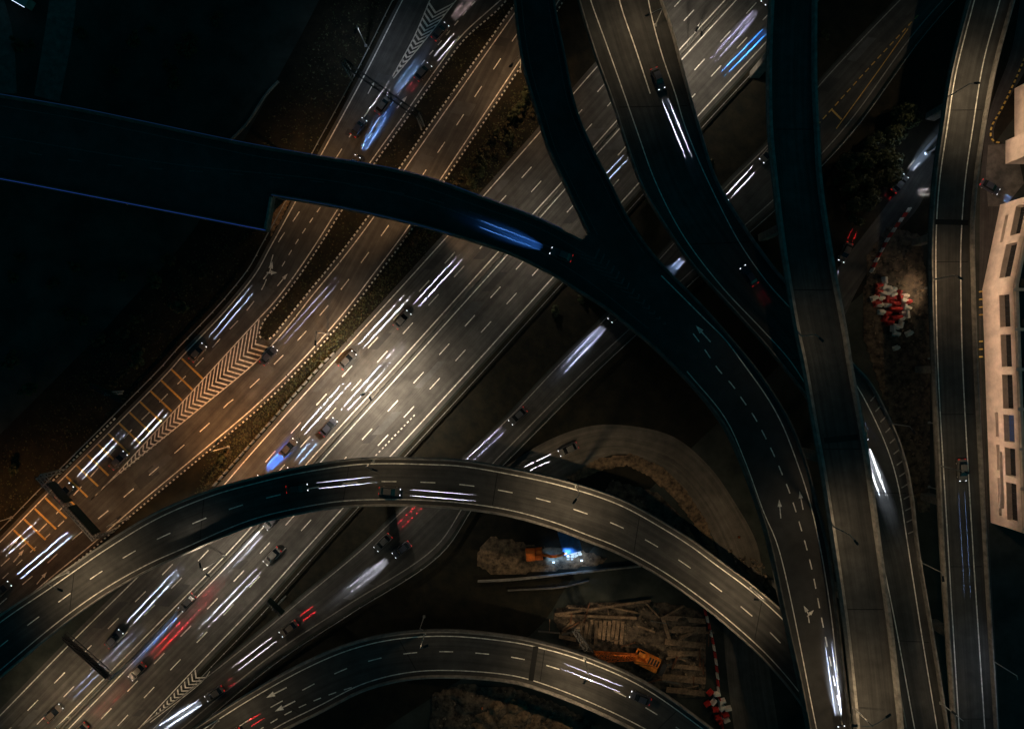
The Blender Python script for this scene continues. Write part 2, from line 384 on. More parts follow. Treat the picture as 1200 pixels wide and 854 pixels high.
def carriageway(name, L, Rr, m, z, shl, shr, lines=(), wline=0.22, edge=('paint', 'paint')):
    a, b = edges(L, Rr, z); mb = MB()
    A, Bq = offset(a, shl if (offset(a, 1)[5] - b[5]).length > (a[5] - b[5]).length else -shl), offset(b, shr if (offset(b, 1)[5] - a[5]).length > (b[5] - a[5]).length else -shr)
    ribbon(mb, A, Bq); road = mb.build(name, M[m], kind='structure')
    mk = MB(); line(mk, a, wline, .012); line(mk, b, wline, .012)
    for u, ln, per, ref, w in lines: dashes(mk, mid(a, b, u), w, ln, per, .012, W(*ref, z) if ref else None)
    return road, a, b, mk

road_ml, mla, mlb, mk = carriageway('highway', ML_L, ML_R, 'asphalt', 0.0, 1.0, 0.7, [(.335, 3.3, 8.45, (496, 337), .2), (.67, 3.3, 8.45, (508, 352), .2)])
mk.build('lane_markings', M['paint'], road_ml)
road_mr, mra, mrb, mk = carriageway('highway', MR_L, MR_R, 'asphalt', 0.0, 0.7, 1.0, [(.33, 3.3, 8.45, (554, 372), .2), (.66, 3.3, 8.45, (569, 384), .2)])
dashes(mk, cr(P([(486, 486), (462, 511), (436, 538)]), .5), .22, .45, 1.0, .014)
chevrons(mk, cr(P([(231, 782), (180, 838)]), 1.0), cr(P([(245, 791), (182, 839)]), 1.0), 1.15, .38, .012)
line(mk, cr(P([(246, 786), (238, 797), (176, 846)]), 1.0), .15, .016)
mk.build('lane_markings', M['paint'], road_mr)
# collector roads on the left: one sheet from the outer edge line to the verge
a2, b1 = edges(B2_L, B1_R, 0.004)
mb = MB(); ribbon(mb, offset(a2, -.8), offset(b1, .6)); road_b = mb.build('collector_road', M['asphalt'], kind='structure')
mk = MB(); mky = MB()
b1l = cr(P(extend(B1_L, 130, 0), .004), 1.5); b2r = cr(P(extend(B2_R, 130, 0), .004), 1.5); b1r = cr(P(extend(B1_R), .004), 1.5); b2l = cr(P(extend(B2_L), .004), 1.5)
for pl in (b1l, b2r, b1r, b2l): line(mk, pl, .22, .012)
c_b1 = cr(P([(655, -30), (604, 43), (582, 76), (560, 108), (539, 141), (517, 173), (452, 269), (429, 300), (406, 331), (382, 361), (357, 390), (330, 418), (286, 460), (269, 471), (245, 496), (216, 521), (187, 546), (157, 572), (128, 597), (85, 632), (55, 660), (20, 690), (-20, 725)], .004), .5)
dashes(mk, c_b1, .2, 2.9, 7.4, .012, W(560, 108, .004))
c_b2 = cr(P([(470, 85), (441, 115), (431, 131), (407, 164), (396, 182), (372, 215), (347, 254), (324, 288), (309, 335), (284, 370), (257, 398), (234, 424), (205, 453), (177, 481), (151, 507), (100, 565), (50, 618), (0, 664), (-25, 688)], .004), .5)
dashes(mk, c_b2, .2, 2.6, 5.6, .012, W(431, 131, .004))
c_b3 = cr(P([(580, -20), (554, 5), (535, 27), (515, 51), (495, 74), (480, 93), (466, 112), (430, 165), (374, 245), (350, 280), (327, 318)], .004), .4)
dashes(mk, c_b3, .18, 1.3, 2.85, .012, W(515, 51, .004))
c_b4 = cr(P([(75, 610), (32, 650), (-10, 690)], .004), .5); dashes(mk, c_b4, .18, 1.8, 4.2, .012)
for px in ((316, 318),): arrow(mk, px, .004, R(52), 1.0, 'double')
for px in ((331, 328), (471, 120), (22, 651), (49, 677), (16, 637)): arrow(mk, px, .004, R(50), .8)
arrow(mk, (435, 103), .004, R(62), .7)
chevrons(mk, cr(P([(489, -30), (504, 0), (486, 42), (460, 90)][1:]), .8), cr(P([(535, 0), (500, 45), (461, 92)]), .8), 1.25, .5, .016)
line(mk, cr(P([(518, -30), (504, 0), (486, 42), (460, 90)]), .8), .22, .018); line(mk, cr(P([(560, -30), (535, 0), (500, 45), (461, 92)]), .8), .22, .022)
chevrons(mk, cr(P([(306, 372), (300, 379), (255, 427), (190, 498), (132, 561)]), .8), cr(P([(318, 405), (300, 424), (215, 495), (134, 561)]), .8), 1.3, .42, .016)
mk.build('lane_markings', M['paint'], road_b)
for i in range(17):
    s = W(213 - 12.3 * i, 420 + 12.55 * i, .004); e = W(213 - 12.3 * i + 25, 420 + 12.55 * i + 24, .004); line(mky, [s, s.lerp(e, .5), e], .42, .018)
mky.build('rumble_bars', M['paint_yellow'], road_b)
# frontage road on the right of the highway
road_k, ka, kb, mk = carriageway('frontage_road', K_L, K_R, 'asphalt_dark', 0.008, .6, 1.2)
mk.build('lane_markings', M['paint_worn'], road_k)
mk = MB(); yl = cr(P([(1076, 18), (1020, 78), (955, 150)], .008), .4); dashes(mk, yl, .22, 1.2, 2.0, .016); line(mk, cr(P([(1064, 34), (1030, 82), (980, 151)], .008), 1), .18, .014)
line(mk, [W(974, 128, .008), W(980, 134, .008), W(986, 140, .008)], .4, .018)
mk.build('yellow_markings', M['paint_yellow'], road_k)
# site loop road and side streets
a = cr(P([(590, 548), (640, 517), (692, 499), (740, 499), (790, 512), (830, 545), (862, 590), (888, 640), (895, 700), (900, 770), (915, 870)], -.01), 2.0); b = cr(P([(640, 575), (682, 552), (712, 534), (740, 533), (770, 548), (800, 576), (825, 611), (842, 645), (846, 700), (850, 770), (862, 870)], -.01), len(a))
mb = MB(); ribbon(mb, a, b); mb.build('dirt_track', M['dirt_road'], kind='structure')
a = cr(P([(1105, 150), (1075, 185), (1050, 225), (1020, 265), (985, 310), (955, 350)], -.012), 2.0); b = cr(P([(1125, 185), (1092, 215), (1075, 245), (1040, 285), (1010, 330), (985, 380)], -.012), len(a))
mb = MB(); ribbon(mb, a, b); mb.build('side_street', M['asphalt_dark'], kind='structure')
a = cr(P([(1200, -30), (1185, 60), (1160, 130), (1150, 200), (1148, 300), (1148, 420), (1155, 700), (1165, 900)], -.012), 2.0); b = cr(P([(1260, -30), (1215, 60), (1165, 150), (1165, 165), (1172, 230), (1151, 345), (1158, 600), (1175, 900)], -.012), len(a))
mb = MB(); ribbon(mb, a, b); mb.build('service_road', M['asphalt_dark'], kind='structure')
for L_, R_ in (([(62, -30), (52, 40), (40, 112)], [(92, -30), (85, 40), (70, 120)]), ([(-25, -30), (-10, 40), (-5, 110)], [(2, -10), (15, 40), (20, 110)])):
    a, b = cr(P(L_, -.02), 2.0), cr(P(R_, -.02), 2.0); n = min(len(a), len(b)); mb = MB(); ribbon(mb, cr(P(L_, -.02), n), cr(P(R_, -.02), n)); mb.build('park_path', M['concrete_dark'], kind='structure')

# repair patches in the asphalt (real inlays a few millimetres proud)
pr = random.Random(21)
for road, A_, B_, n_ in ((road_ml, mla, mlb, 16), (road_mr, mra, mrb, 16), (road_b, a2, b1, 16), (road_k, ka, kb, 9)):
    for k_ in range(2):
        pm = MB()
        for _ in range(n_ // 2):
            ca_, cb_ = arcl(A_), arcl(B_); f_ = pr.uniform(.12, .88); u_ = pr.choice((.05, .36, .70)) + pr.uniform(0, .06); l_ = pr.uniform(.006, .03); wd = pr.uniform(.08, .22)
            g_ = lambda f: (at_s(A_, ca_, f * ca_[-1]), at_s(B_, cb_, f * cb_[-1])); (p0, q0), (p1, q1) = g_(f_), g_(f_ + l_)
            ribbon(pm, [p0.lerp(q0, u_), p1.lerp(q1, u_)], [p0.lerp(q0, min(u_ + wd, .97)), p1.lerp(q1, min(u_ + wd, .97))], .005 + .0005 * _)
        q = pm.build('asphalt_patch', M['patch_dark' if k_ else 'patch_pale'], road); q['kind'] = 'stuff'

# median and verge barriers (each a thing)
def barrier(name, pl, th, h, m, label, cat, posts=False):
    mb = MB()
    if posts:   # steel guardrail: beam with posts
        up = [p + Vector((0, 0, .45)) for p in pl]; wall_along(mb, up, .1, 0, .32)
        o = empty(name, pl[0], label=label, cat=cat); rail = mb.build('rail', M[m], None); rail.parent = o; rail.location = -Vector(pl[0])
        c = arcl(pl); pm = MB(); s = 0
        while s < c[-1]:
            p = at_s(pl, c, s); pm.box(p.x - .07, p.x + .07, p.y - .07, p.y + .07, p.z - .06, p.z + .44); s += 4.0
        q = pm.build('posts', M[m], None); q.parent = o; q.location = -Vector(pl[0]); q['kind'] = 'stuff'
        return o
    wall_along(mb, pl, th, -.05, h, 0, th * .45); return tag(mb.build(name, M[m]), label, cat)
md = [p.lerp(q, .5) for p, q in zip(mlb, cr(mra, len(mlb)))]
barrier('median_barrier', md, .6, .85, 'concrete_dark', 'low concrete median barrier between the two carriageways of the wide highway', 'barrier')
barrier('guard_rail', offset(mrb, 2.4 if (offset(mrb, 1)[5] - mra[5]).length > (mrb[5] - mra[5]).length else -2.4), .1, .7, 'steel', 'steel guard rail along the right shoulder of the wide highway', 'guard rail', True)
sgn = lambda a, b, d: offset(a, d if (offset(a, 1)[5] - b[5]).length > (a[5] - b[5]).length else -d)
barrier('guard_rail', sgn(a2, b1, 1.7), .1, .7, 'steel', 'steel guard rail along the outer left edge of the collector road', 'guard rail', True)
barrier('guard_rail', sgn(kb, ka, 1.9), .1, .7, 'steel', 'steel guard rail on the outer side of the narrow frontage road', 'guard rail', True)
serr = MB(); pl = cr(P(sh([(398, 418), (389, 426), (300, 525), (255, 575)], -6, -5)), 1.0); c = arcl(pl); s = 0
o = empty('barrier_row', pl[0], label='row of pale concrete barrier blocks on the left edge of the wide highway', cat='barrier')
while s < c[-1] - 1.4: wall_along(serr, sub(pl, s, s + 1.15, .6), .55, -.05, .8, 0, .22); s += 1.75
q = serr.build('barrier_blocks', M['concrete']); q.parent = o; q.location = -Vector(pl[0]); q['kind'] = 'stuff'

# planted island with painted kerb
isl_a = extend([(612, -30), (590, 5), (544, 47), (514, 87), (474, 143), (436, 196), (400, 248), (376, 286), (349, 326), (326, 356), (309, 377), (304, 390)], 130, 0)
isl_b = extend([(628, -30), (595, 17), (467, 199), (434, 250), (395, 302), (362, 342), (332, 379), (320, 394), (312, 399)], 130, 0)
ia = cr(P(isl_a), 90); ib = cr(P(isl_b), 90); mb = MB(); ribbon(mb, ia, ib, .12); mb.build('grass_island', M['grass'], kind='structure')
KW = [M['kerb_black'], M['kerb_white']]
kerb(cr(P(isl_a + [(305, 396)] + isl_b[::-1][:1]), 1.0), KW); kerb(cr(P(isl_b), 1.0), KW)
kerb(offset(b1r, .9), KW, duty=.4); kerb(cr(P(sh([(140, 494), (100, 534), (64, 570)], -5, -4)), 1.0), KW)
kerb(cr(P([(1215, 30), (1198, 75), (1175, 125), (1161, 152), (1163, 165), (1178, 168)]), .8), [M['kerb_black'], M['kerb_yellow']], seg=1.3)
# lit low wall in the dark field at the upper left
mb = MB(); wall_along(mb, cr(P([(266, 170), (292, 143), (312, 112), (327, 96)]), 1.5), .35, -.05, .6); tag(mb.build('low_wall', M['concrete']), 'thin pale low wall in the dark field left of the upper road', 'wall')
mb = MB(); wall_along(mb, cr(P([(560, 680), (600, 678), (675, 670), (750, 662)]), 2.0), .3, -.05, .9); tag(mb.build('site_wall', M['concrete']), 'long thin pale wall across the construction site below the lit machine', 'wall')
mb = MB(); wall_along(mb, cr(P([(595, 691), (660, 687), (690, 680)]), 2.0), .25, -.05, .5); tag(mb.build('site_wall', M['concrete_dark']), 'short dim wall just below the long pale wall on the construction site', 'wall')

# ------------------------------------------------------------------ viaducts
ground_polys = [mla + mrb[::-1], a2 + b1[::-1], ka + kb[::-1]]
def section_deck(mb, a, b, th=1.7):
    n = len(a); z = lambda p, d: Vector((p.x, p.y, p.z - d))
    def ring(i):
        A, B = a[i], b[i]; return [A, B, z(B, .35), z(A.lerp(B, .78), .55), z(A.lerp(B, .70), th), z(A.lerp(B, .30), th), z(A.lerp(B, .22), .55), z(A, .35)]
    ca = arcl(a)
    for i in range(n - 1):
        r, q = ring(i), ring(i + 1); w = (a[i] - b[i]).length
        mb.face([r[0], r[1], q[1], q[0]], [(0, ca[i]), (w, ca[i]), (w, ca[i + 1]), (0, ca[i + 1])], 0)
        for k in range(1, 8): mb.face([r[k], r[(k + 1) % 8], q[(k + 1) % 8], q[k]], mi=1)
    mb.face(ring(0), mi=1); mb.face(ring(n - 1), mi=1)
def piers(parent, cl, z, half, others, every=28.0):
    c = arcl(cl); s = 12.0; k = 0
    base = Vector(parent.location)
    while s < c[-1] - 5:
        p = at_s(cl, c, s)
        if not any(inpoly(p + Vector((dx, dy, 0)), q) for q in others for dx in (-1.2, 0, 1.2) for dy in (-1.2, 0, 1.2)):
            mb = MB(); d = at_s(cl, c, s + 1) - p; d.z = 0; d.normalize(); ang = math.atan2(d.y, d.x)
            mb.box(-.75, .75, -1.1, 1.1, -.06, z - 2.9); mb.box(-.8, .8, -half * .55, half * .55, z - 2.9, z - 1.72)
            o = mb.build('pier', M['concrete'], parent, bevel=.08); o.location = Vector((p.x, p.y, 0)) - base; o.rotation_euler = (0, 0, ang)
            s += every
        else: s += 4.0
def viaduct(name, L, Rr, z, label, lines=(), parapet=.45, ph=.95, edge_in=.75, edge_on=True, others=(), joints=(), inset=0.0, n0=130, n1=130, th_extra=0.0, paint='paint', led=None):
    a, b = edges(L, Rr, z, 1.5, n0, n1)
    root = empty(name, (a[0].x, a[0].y, 0), label=label, cat='viaduct'); off = -Vector(root.location)
    def part(mb, nm, m):
        o = mb.build(nm, m, root); o.location = off; return o
    sg = 1 if (offset(a, 1)[8] - b[8]).length > (a[8] - b[8]).length else -1      # +1: outward of a is left normal
    oa, ob = offset(a, sg * inset), offset(b, -sg * inset)                         # outer faces
    da, db = offset(oa, sg * (parapet + .02)), offset(ob, -sg * (parapet + .02))
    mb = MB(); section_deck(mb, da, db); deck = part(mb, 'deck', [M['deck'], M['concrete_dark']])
    for pl, s2 in ((oa, sg), (ob, -sg)):
        mb = MB(); wall_along(mb, offset(pl, s2 * parapet / 2), parapet, .003, ph, 0, parapet * .55); part(mb, 'parapet', M['concrete'])
    mk = MB()
    if edge_on: line(mk, offset(a, -sg * edge_in), .2, .012); line(mk, offset(b, sg * edge_in), .2, .012)
    for u, ln, per, ref, w in lines: dashes(mk, mid(a, b, u), w, ln, per, .012, W(*ref, z) if ref else None)
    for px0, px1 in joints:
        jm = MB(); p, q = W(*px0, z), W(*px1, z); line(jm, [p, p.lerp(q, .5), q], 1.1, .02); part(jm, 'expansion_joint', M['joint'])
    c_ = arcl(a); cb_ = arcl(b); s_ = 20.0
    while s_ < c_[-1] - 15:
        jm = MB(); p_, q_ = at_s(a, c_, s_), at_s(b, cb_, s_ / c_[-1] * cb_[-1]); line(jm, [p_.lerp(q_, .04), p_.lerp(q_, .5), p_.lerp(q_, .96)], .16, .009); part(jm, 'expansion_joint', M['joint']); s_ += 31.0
    piers(root, mid(a, b, .5), z, (a[20] - b[20]).length / 2, list(ground_polys) + list(others))
    return root, a, b, mk, part, da + db[::-1]
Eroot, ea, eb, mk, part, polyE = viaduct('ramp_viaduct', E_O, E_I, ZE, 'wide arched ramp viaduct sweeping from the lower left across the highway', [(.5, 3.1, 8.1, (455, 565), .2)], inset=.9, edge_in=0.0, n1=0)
part(mk, 'lane_markings', M['paint'])
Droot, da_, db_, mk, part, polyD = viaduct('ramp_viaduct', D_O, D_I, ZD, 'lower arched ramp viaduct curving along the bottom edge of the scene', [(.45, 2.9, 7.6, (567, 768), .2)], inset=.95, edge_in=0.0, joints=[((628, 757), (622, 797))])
arrow(mk, (324, 811), ZD, R(207), 1.1); arrow(mk, (334, 827), ZD, R(207), 1.1)
dashes(mk, cr(P([(412, 805), (390, 812), (360, 824), (330, 839), (300, 857)], ZD), .5), .2, 1.7, 3.4, .014)
part(mk, 'lane_markings', M['paint'])
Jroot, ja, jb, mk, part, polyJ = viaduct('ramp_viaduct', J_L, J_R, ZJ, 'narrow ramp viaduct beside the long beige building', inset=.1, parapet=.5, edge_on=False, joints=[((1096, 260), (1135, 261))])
for px in ([(1150, -30), (1142, 0), (1120, 87), (1110, 150), (1101, 213), (1097, 275), (1097, 340), (1099, 426), (1111, 639), (1124, 854), (1126, 890)], [(1180, -30), (1172, 0), (1152, 75), (1140, 150), (1131, 213), (1126, 288), (1126, 340), (1128, 426), (1140, 640), (1154, 854), (1156, 890)]):
    line(mk, cr(P(extend(px), ZJ), 2.0), .22, .012)
part(mk, 'lane_markings', M['paint'])
Hroot, ha, hb, mk, part, polyH = viaduct('ramp_viaduct', H_L, H_R, ZH, 'broad ramp viaduct that bends down and passes beneath the straight high viaduct', inset=.1, edge_on=False)
line(mk, cr(P(extend([(684, -30), (692, 0), (710, 50), (732, 112), (747, 155), (768, 213), (800, 275), (845, 335), (894, 387), (927, 424), (955, 470), (980, 520), (1008, 580), (1031, 646), (1072, 854), (1079, 890)]), ZH), 2), .2, .012)
line(mk, cr(P(extend([(755, -30), (762, 12), (775, 62), (792, 112), (800, 140), (812, 172), (830, 213), (867, 285), (900, 332), (916, 350), (955, 392), (1000, 446), (1020, 481), (1040, 526), (1052, 566), (1064, 640), (1080, 743), (1097, 846), (1104, 890)]), ZH), 2), .2, .012)
line(mk, cr(P([(722, -20), (727, 5), (745, 58), (762, 110)], ZH), 2), .22, .012)
part(mk, 'lane_markings', M['paint'])
mk = MB()
for i in range(13):
    t = i / 12; hw = cr(P([(1020, 470), (1045, 525), (1058, 580), (1064, 625)], ZH), 13)[i]; ho = cr(P([(1027, 462), (1053, 521), (1066, 577), (1071, 622)], ZH), 13)[i]; line(mk, [hw, hw.lerp(ho, .5), ho], .25, .014)
q = part(mk, 'shoulder_markings', M['paint_worn']); q['kind'] = 'stuff'
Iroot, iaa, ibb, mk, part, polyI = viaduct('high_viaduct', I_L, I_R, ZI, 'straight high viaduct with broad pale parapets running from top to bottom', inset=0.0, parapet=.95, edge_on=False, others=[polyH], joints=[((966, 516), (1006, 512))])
part(mk, 'kerb_lines', M['paint_worn']) if mk.f else None

# merged double viaduct: two decks joining into one
Froot = empty('forked_viaduct', (0, 0, 0), label='dark forked viaduct whose two arms join and run down to the bottom', cat='viaduct')
ft = cr(P(extend(F_TOP, 130, 0), ZF), 1.5); fb = cr(P(extend(F_BOT, 0, 130), ZF), 1.5); gl = cr(P(extend(G_L, 130, 0), ZF), 1.5); gr = cr(P(extend(G_R, 130, 130), ZF), 1.5)
stub = cr(P(extend(STUB, 130, 0), ZF), 1.5)
outline = ft + gl[::-1] + gr + fb[::-1] + stub[::-1]
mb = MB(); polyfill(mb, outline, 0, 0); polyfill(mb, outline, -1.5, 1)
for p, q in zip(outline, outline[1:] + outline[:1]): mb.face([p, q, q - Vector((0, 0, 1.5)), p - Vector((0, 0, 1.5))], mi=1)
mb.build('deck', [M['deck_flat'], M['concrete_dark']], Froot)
cen = lambda pl, d: offset(pl, d)
def par(pl, ref, nm='parapet', m='concrete_dark'):
    s = 1 if (offset(pl, 1)[len(pl) // 2] - ref).length < (pl[len(pl) // 2] - ref).length else -1
    mb = MB(); wall_along(mb, offset(pl, s * .24), .44, .003, .95, 0, .26); return mb.build(nm, M[m], Froot)
par(ft, W(300, 215, ZF)); par(fb, W(720, 320, ZF)); par(gl, W(660, 150, ZF)); par(gr, W(760, 340, ZF)); par(stub, W(150, 180, ZF))
mb = MB(); wall_along(mb, [W(312, 269, ZF), W(315, 255, ZF), W(319, 232, ZF)], .4, .003, .95); mb.build('parapet', M['concrete'], Froot)
for pl, mm in ((stub, 'glow_blue'), (ft[:int(len(ft) * .97)], 'glow_faint'), (fb[:int(len(fb) * .2)], 'glow_faint')):
    mb = MB(); wall_along(mb, [p + Vector((0, 0, .96)) for p in offset(pl, 0)], .13, 0, .08); mb.build('glow_strip', M[mm], Froot)  # glowing strips added for the thin blue lines of light on the parapets
mk = MB()
dashes(mk, cr(P([(800, 375), (822, 404), (842, 433), (858, 451), (872, 471), (885, 490), (907, 533), (916, 554), (925, 576), (939, 620), (951, 665), (960, 710), (969, 755), (980, 810), (988, 854), (994, 890)], ZF), .5), .22, 2.0, 3.9, .012, W(858, 451, ZF))
line(mk, cr(P([(775, 323), (825, 373), (850, 398), (871, 426), (900, 467), (917, 498), (932, 536), (947, 581), (961, 640), (975, 728), (987, 854), (991, 890)], ZF), 2), .2, .012)
line(mk, cr(P([(805, 435), (850, 490), (873, 540), (895, 600), (912, 641), (957, 854), (965, 890)], ZF), 2), .18, .012)
arrow(mk, (824, 391), ZF, R(132), 1.0); arrow(mk, (914, 596), ZF, R(95), .85); arrow(mk, (939, 586), ZF, R(101), .85); arrow(mk, (947, 719), ZF, R(97), .8, 'double')
mk.build('lane_markings', M['paint'], Froot)
mk = MB()
for px in ([(-60, 112), (0, 124), (87, 139), (175, 157), (300, 183), (375, 195), (475, 213), (550, 238), (637, 270), (690, 300)], [(-60, 150), (0, 160), (200, 192), (400, 214), (520, 243), (620, 288), (690, 330), (760, 385)]): line(mk, cr(P(px, ZF), 1.5), .16, .012)
dashes(mk, cr(P([(-60, 160), (100, 190), (300, 206), (430, 220), (520, 238), (600, 268), (660, 298)], ZF), .5), .18, 2.8, 8.0, .016)
for px in ([(609, -30), (611, 0), (621, 75), (639, 137), (651, 175), (669, 213), (700, 275)], [(640, -30), (642, 0), (654, 62), (667, 125), (687, 175), (706, 213), (727, 255), (755, 297)]): line(mk, cr(P(px, ZF), 1.5), .16, .012)
mk.build('faded_markings', M['paint_faint'], Froot)
mk = MB(); chevrons(mk, cr(P([(700, 288), (745, 340), (782, 380)], ZF), 1.0), cr(P([(668, 292), (735, 346), (780, 382)], ZF), 1.0), 1.5, .35, .012); mk.build('worn_chevrons', M['paint_faint'], Froot)
cl = cr(P([(-100, 150), (100, 175), (300, 205), (480, 232), (600, 272), (700, 330), (800, 400), (880, 490), (920, 590), (945, 700), (975, 880)], ZF), 1.5)
piers(Froot, cl, ZF, 4.0, ground_polys + [polyE, polyH])
piers(Froot, cr(P([(625, -80), (632, 60), (670, 180), (715, 270)], ZF), 1.5), ZF, 3.5, ground_polys + [polyE, polyH])

# ------------------------------------------------------------------ lamps
IMP = 60.0     # energy up, node strength down by the same factor: the sampler then knows how much such a beam matters
def spot(name, parent, loc, direction, size, blend, power, col, radius=.2, scale=None, compensate=False, batwing=0.0):
    l = bpy.data.lights.new(name, 'SPOT'); l.energy = power * (IMP if compensate else 1.0); l.color = col; l.spot_size = size; l.spot_blend = blend; l.shadow_soft_size = radius
    o = bpy.data.objects.new(name, l); link(o, parent); o.location = loc
    o.rotation_mode = 'QUATERNION'; o.rotation_quaternion = Vector(direction).to_track_quat('-Z', 'Y')
    if scale: o.scale = scale
    if compensate:      # a headlamp throws more light towards the horizon, so that the road ahead is lit evenly
        l.use_nodes = True; nt = l.node_tree; em = nt.nodes['Emission']; fo = nt.nodes.new('ShaderNodeLightFalloff'); fo.inputs['Strength'].default_value = 1.0 / IMP
        ge = nt.nodes.new('ShaderNodeNewGeometry'); sx = nt.nodes.new('ShaderNodeSeparateXYZ'); nt.links.new(ge.outputs['Incoming'], sx.inputs[0])
        ab = nt.nodes.new('ShaderNodeMath'); ab.operation = 'ABSOLUTE'; nt.links.new(sx.outputs['Z'], ab.inputs[0])
        mx = nt.nodes.new('ShaderNodeMath'); mx.operation = 'MAXIMUM'; nt.links.new(ab.outputs[0], mx.inputs[0]); mx.inputs[1].default_value = .03
        dv = nt.nodes.new('ShaderNodeMath'); dv.operation = 'DIVIDE'; nt.links.new(fo.outputs['Constant'], dv.inputs[0]); nt.links.new(mx.outputs[0], dv.inputs[1])
        nt.links.new(dv.outputs[0], em.inputs['Strength'])
    if batwing:         # road luminaire optics: more light to the sides than straight down
        l.use_nodes = True; nt = l.node_tree; em = nt.nodes['Emission']
        ge = nt.nodes.new('ShaderNodeNewGeometry'); sx = nt.nodes.new('ShaderNodeSeparateXYZ'); nt.links.new(ge.outputs['Incoming'], sx.inputs[0])
        ab = nt.nodes.new('ShaderNodeMath'); ab.operation = 'ABSOLUTE'; nt.links.new(sx.outputs['Z'], ab.inputs[0])
        mx = nt.nodes.new('ShaderNodeMath'); mx.operation = 'MAXIMUM'; nt.links.new(ab.outputs[0], mx.inputs[0]); mx.inputs[1].default_value = .3
        pw = nt.nodes.new('ShaderNodeMath'); pw.operation = 'POWER'; nt.links.new(mx.outputs[0], pw.inputs[0]); pw.inputs[1].default_value = -batwing
        nt.links.new(pw.outputs[0], em.inputs['Strength'])
    return o
WARM = (1.0, .72, .42); ORANGE = (1.0, .43, .14); COOL = (.75, .85, 1.0)
LAMPK = 3700.0
def street_lamp(base, z0, h, heads, power, col, label, group='street lamps along the roads', lit=True, cool=False, tilt=.15, cone=156):
    b = W(*base, z0); o = empty('street_lamp', b, 0, label, 'street lamp', group)
    mb = MB(); mb.tube([(0, 0, -.04), (0, 0, h * .5), (0, 0, h)], [.13, .10, .065], 8); mb.box(-.25, .25, -.25, .25, -.05, .35); mb.build('pole', M['steel'], o)
    for hd in heads:
        p = W(*hd, z0 + h) - b; d = Vector((p.x, p.y, 0)); L = min(max(d.length, 1.0), 3.2); d = d.normalized() if d.length > .05 else Vector((1, 0, 0))
        am = MB(); am.tube([(0, 0, h - .25), d * (L * .4) + Vector((0, 0, h + .1)), d * L + Vector((0, 0, h + .2))], [.06, .05, .045], 6); am.build('arm', M['steel'], o)
        hm = MB(); e = d * L + Vector((0, 0, h + .18)); hm.bar(e - d * .35, e + d * .75, .42, .16); head = hm.build('lamp_head', M['steel_dark'], o, bevel=.03)
        lm = MB(); q = e + d * .22 - Vector((0, 0, .095)); lm.bar(q - d * .4, q + d * .4, .32, .03); lm.build('lens', M['lens_cool' if cool else 'lens_on'] if lit else M['lens_off'], head)
        if lit and power > 0: spot('lamp_light', o, e + d * .2 - Vector((0, 0, .22)), (d.x * tilt, d.y * tilt, -1), R(cone), .6, power * LAMPK, col, .18, batwing=1.3)
    return o
SL = street_lamp
NW = [(1, .84, .64), (1, .83, .62)]
SL((806, 53), 0, 11, [(817, 34), (822, 39)], .95, NW[0], 'double-headed street lamp in the highway median near the top')
SL((612, 266), 0, 11, [(614, 258), (620, 263)], .5, NW[0], 'double-headed street lamp in the highway median below the dark forked viaduct')
SL((444, 457), 0, 11, [(428, 461), (434, 466)], 2.9, NW[1], 'double-headed street lamp in the highway median above the wide arched ramp')
SL((263, 651), 0, 11, [(236, 667), (243, 673)], .85, NW[1], 'double-headed street lamp in the highway median just below the wide arched ramp')
SL((81, 840), 0, 11, [(48, 862), (54, 868)], .8, WARM, 'double-headed street lamp in the highway median at the lower left corner')
SL((384, 391), 0, 9, [(370, 401)], 1.0, (1, .50, .20), 'single-arm street lamp on the verge right of the inner collector road above the long chevrons')
SL((268, 523), 0, 9, [(254, 519)], 1.9, ORANGE, 'single-arm street lamp on the verge beside the orange-lit stretch next to the long chevrons')
SL((506, 238), 0, 9, [(495, 232)], 1.0, (1, .55, .25), 'single-arm street lamp on the collector road verge where the forked viaduct crosses')
SL((610, 84), 0, 9, [(600, 76)], .8, (1, .58, .28), 'single-arm street lamp beside the inner collector road at the upper forked viaduct arm')
SL((429, 54), 0, 9, [(417, 36)], .3, COOL, 'single-arm street lamp on the left of the outer collector road near the top gore', cool=True)
SL((352, 192), 0, 9, [(360, 193)], .7, (1, .55, .25), 'single-arm street lamp left of the outer collector road at the forked viaduct')
SL((14, 606), 0, 9, [(2, 612)], .8, ORANGE, 'single-arm street lamp outside the collector road at the left edge')
SL((150, 607), 0, 8, [(140, 606)], .4, (1, .55, .25), 'added single-arm street lamp between the collector road and the start of the wide arched ramp')  # extra lamp put in to warm the lower collector road
SL((438, 540), ZE, 8, [(438, 550)], .3, WARM, 'street lamp on the outer parapet of the wide arched ramp above the highway')
SL((675, 570), ZE, 8, [(674, 586)], .85, WARM, 'street lamp on the outer parapet of the wide arched ramp right of the loop track')
SL((880, 688), ZE, 8, [(887, 702)], .85, WARM, 'street lamp on the outer parapet near the right end of the wide arched ramp')
SL((80, 670), ZE, 7, [(70, 690)], .7, WARM, 'street lamp on the outer parapet near the left end of the wide arched ramp')
SL((685, 771), ZD, 8, [(686, 797)], .95, WARM, 'street lamp on the outer parapet of the lower arched ramp by the orange crane')
SL((498, 741), ZD, 8, [(498, 757)], .10, WARM, 'street lamp on the crest of the lower arched ramp')
SL((256, 843), ZD, 8, [(247, 862)], .35, WARM, 'street lamp near the left end of the lower arched ramp')
SL((1109, 115), ZJ, 7, [(1143, 98)], .75, WARM, 'lit street lamp on the left parapet of the ramp beside the building, uppermost')
SL((1092, 328), ZJ, 7, [(1123, 325)], .38, (1, .66, .36), 'street lamp on the ramp beside the building, opposite the heap of barriers')
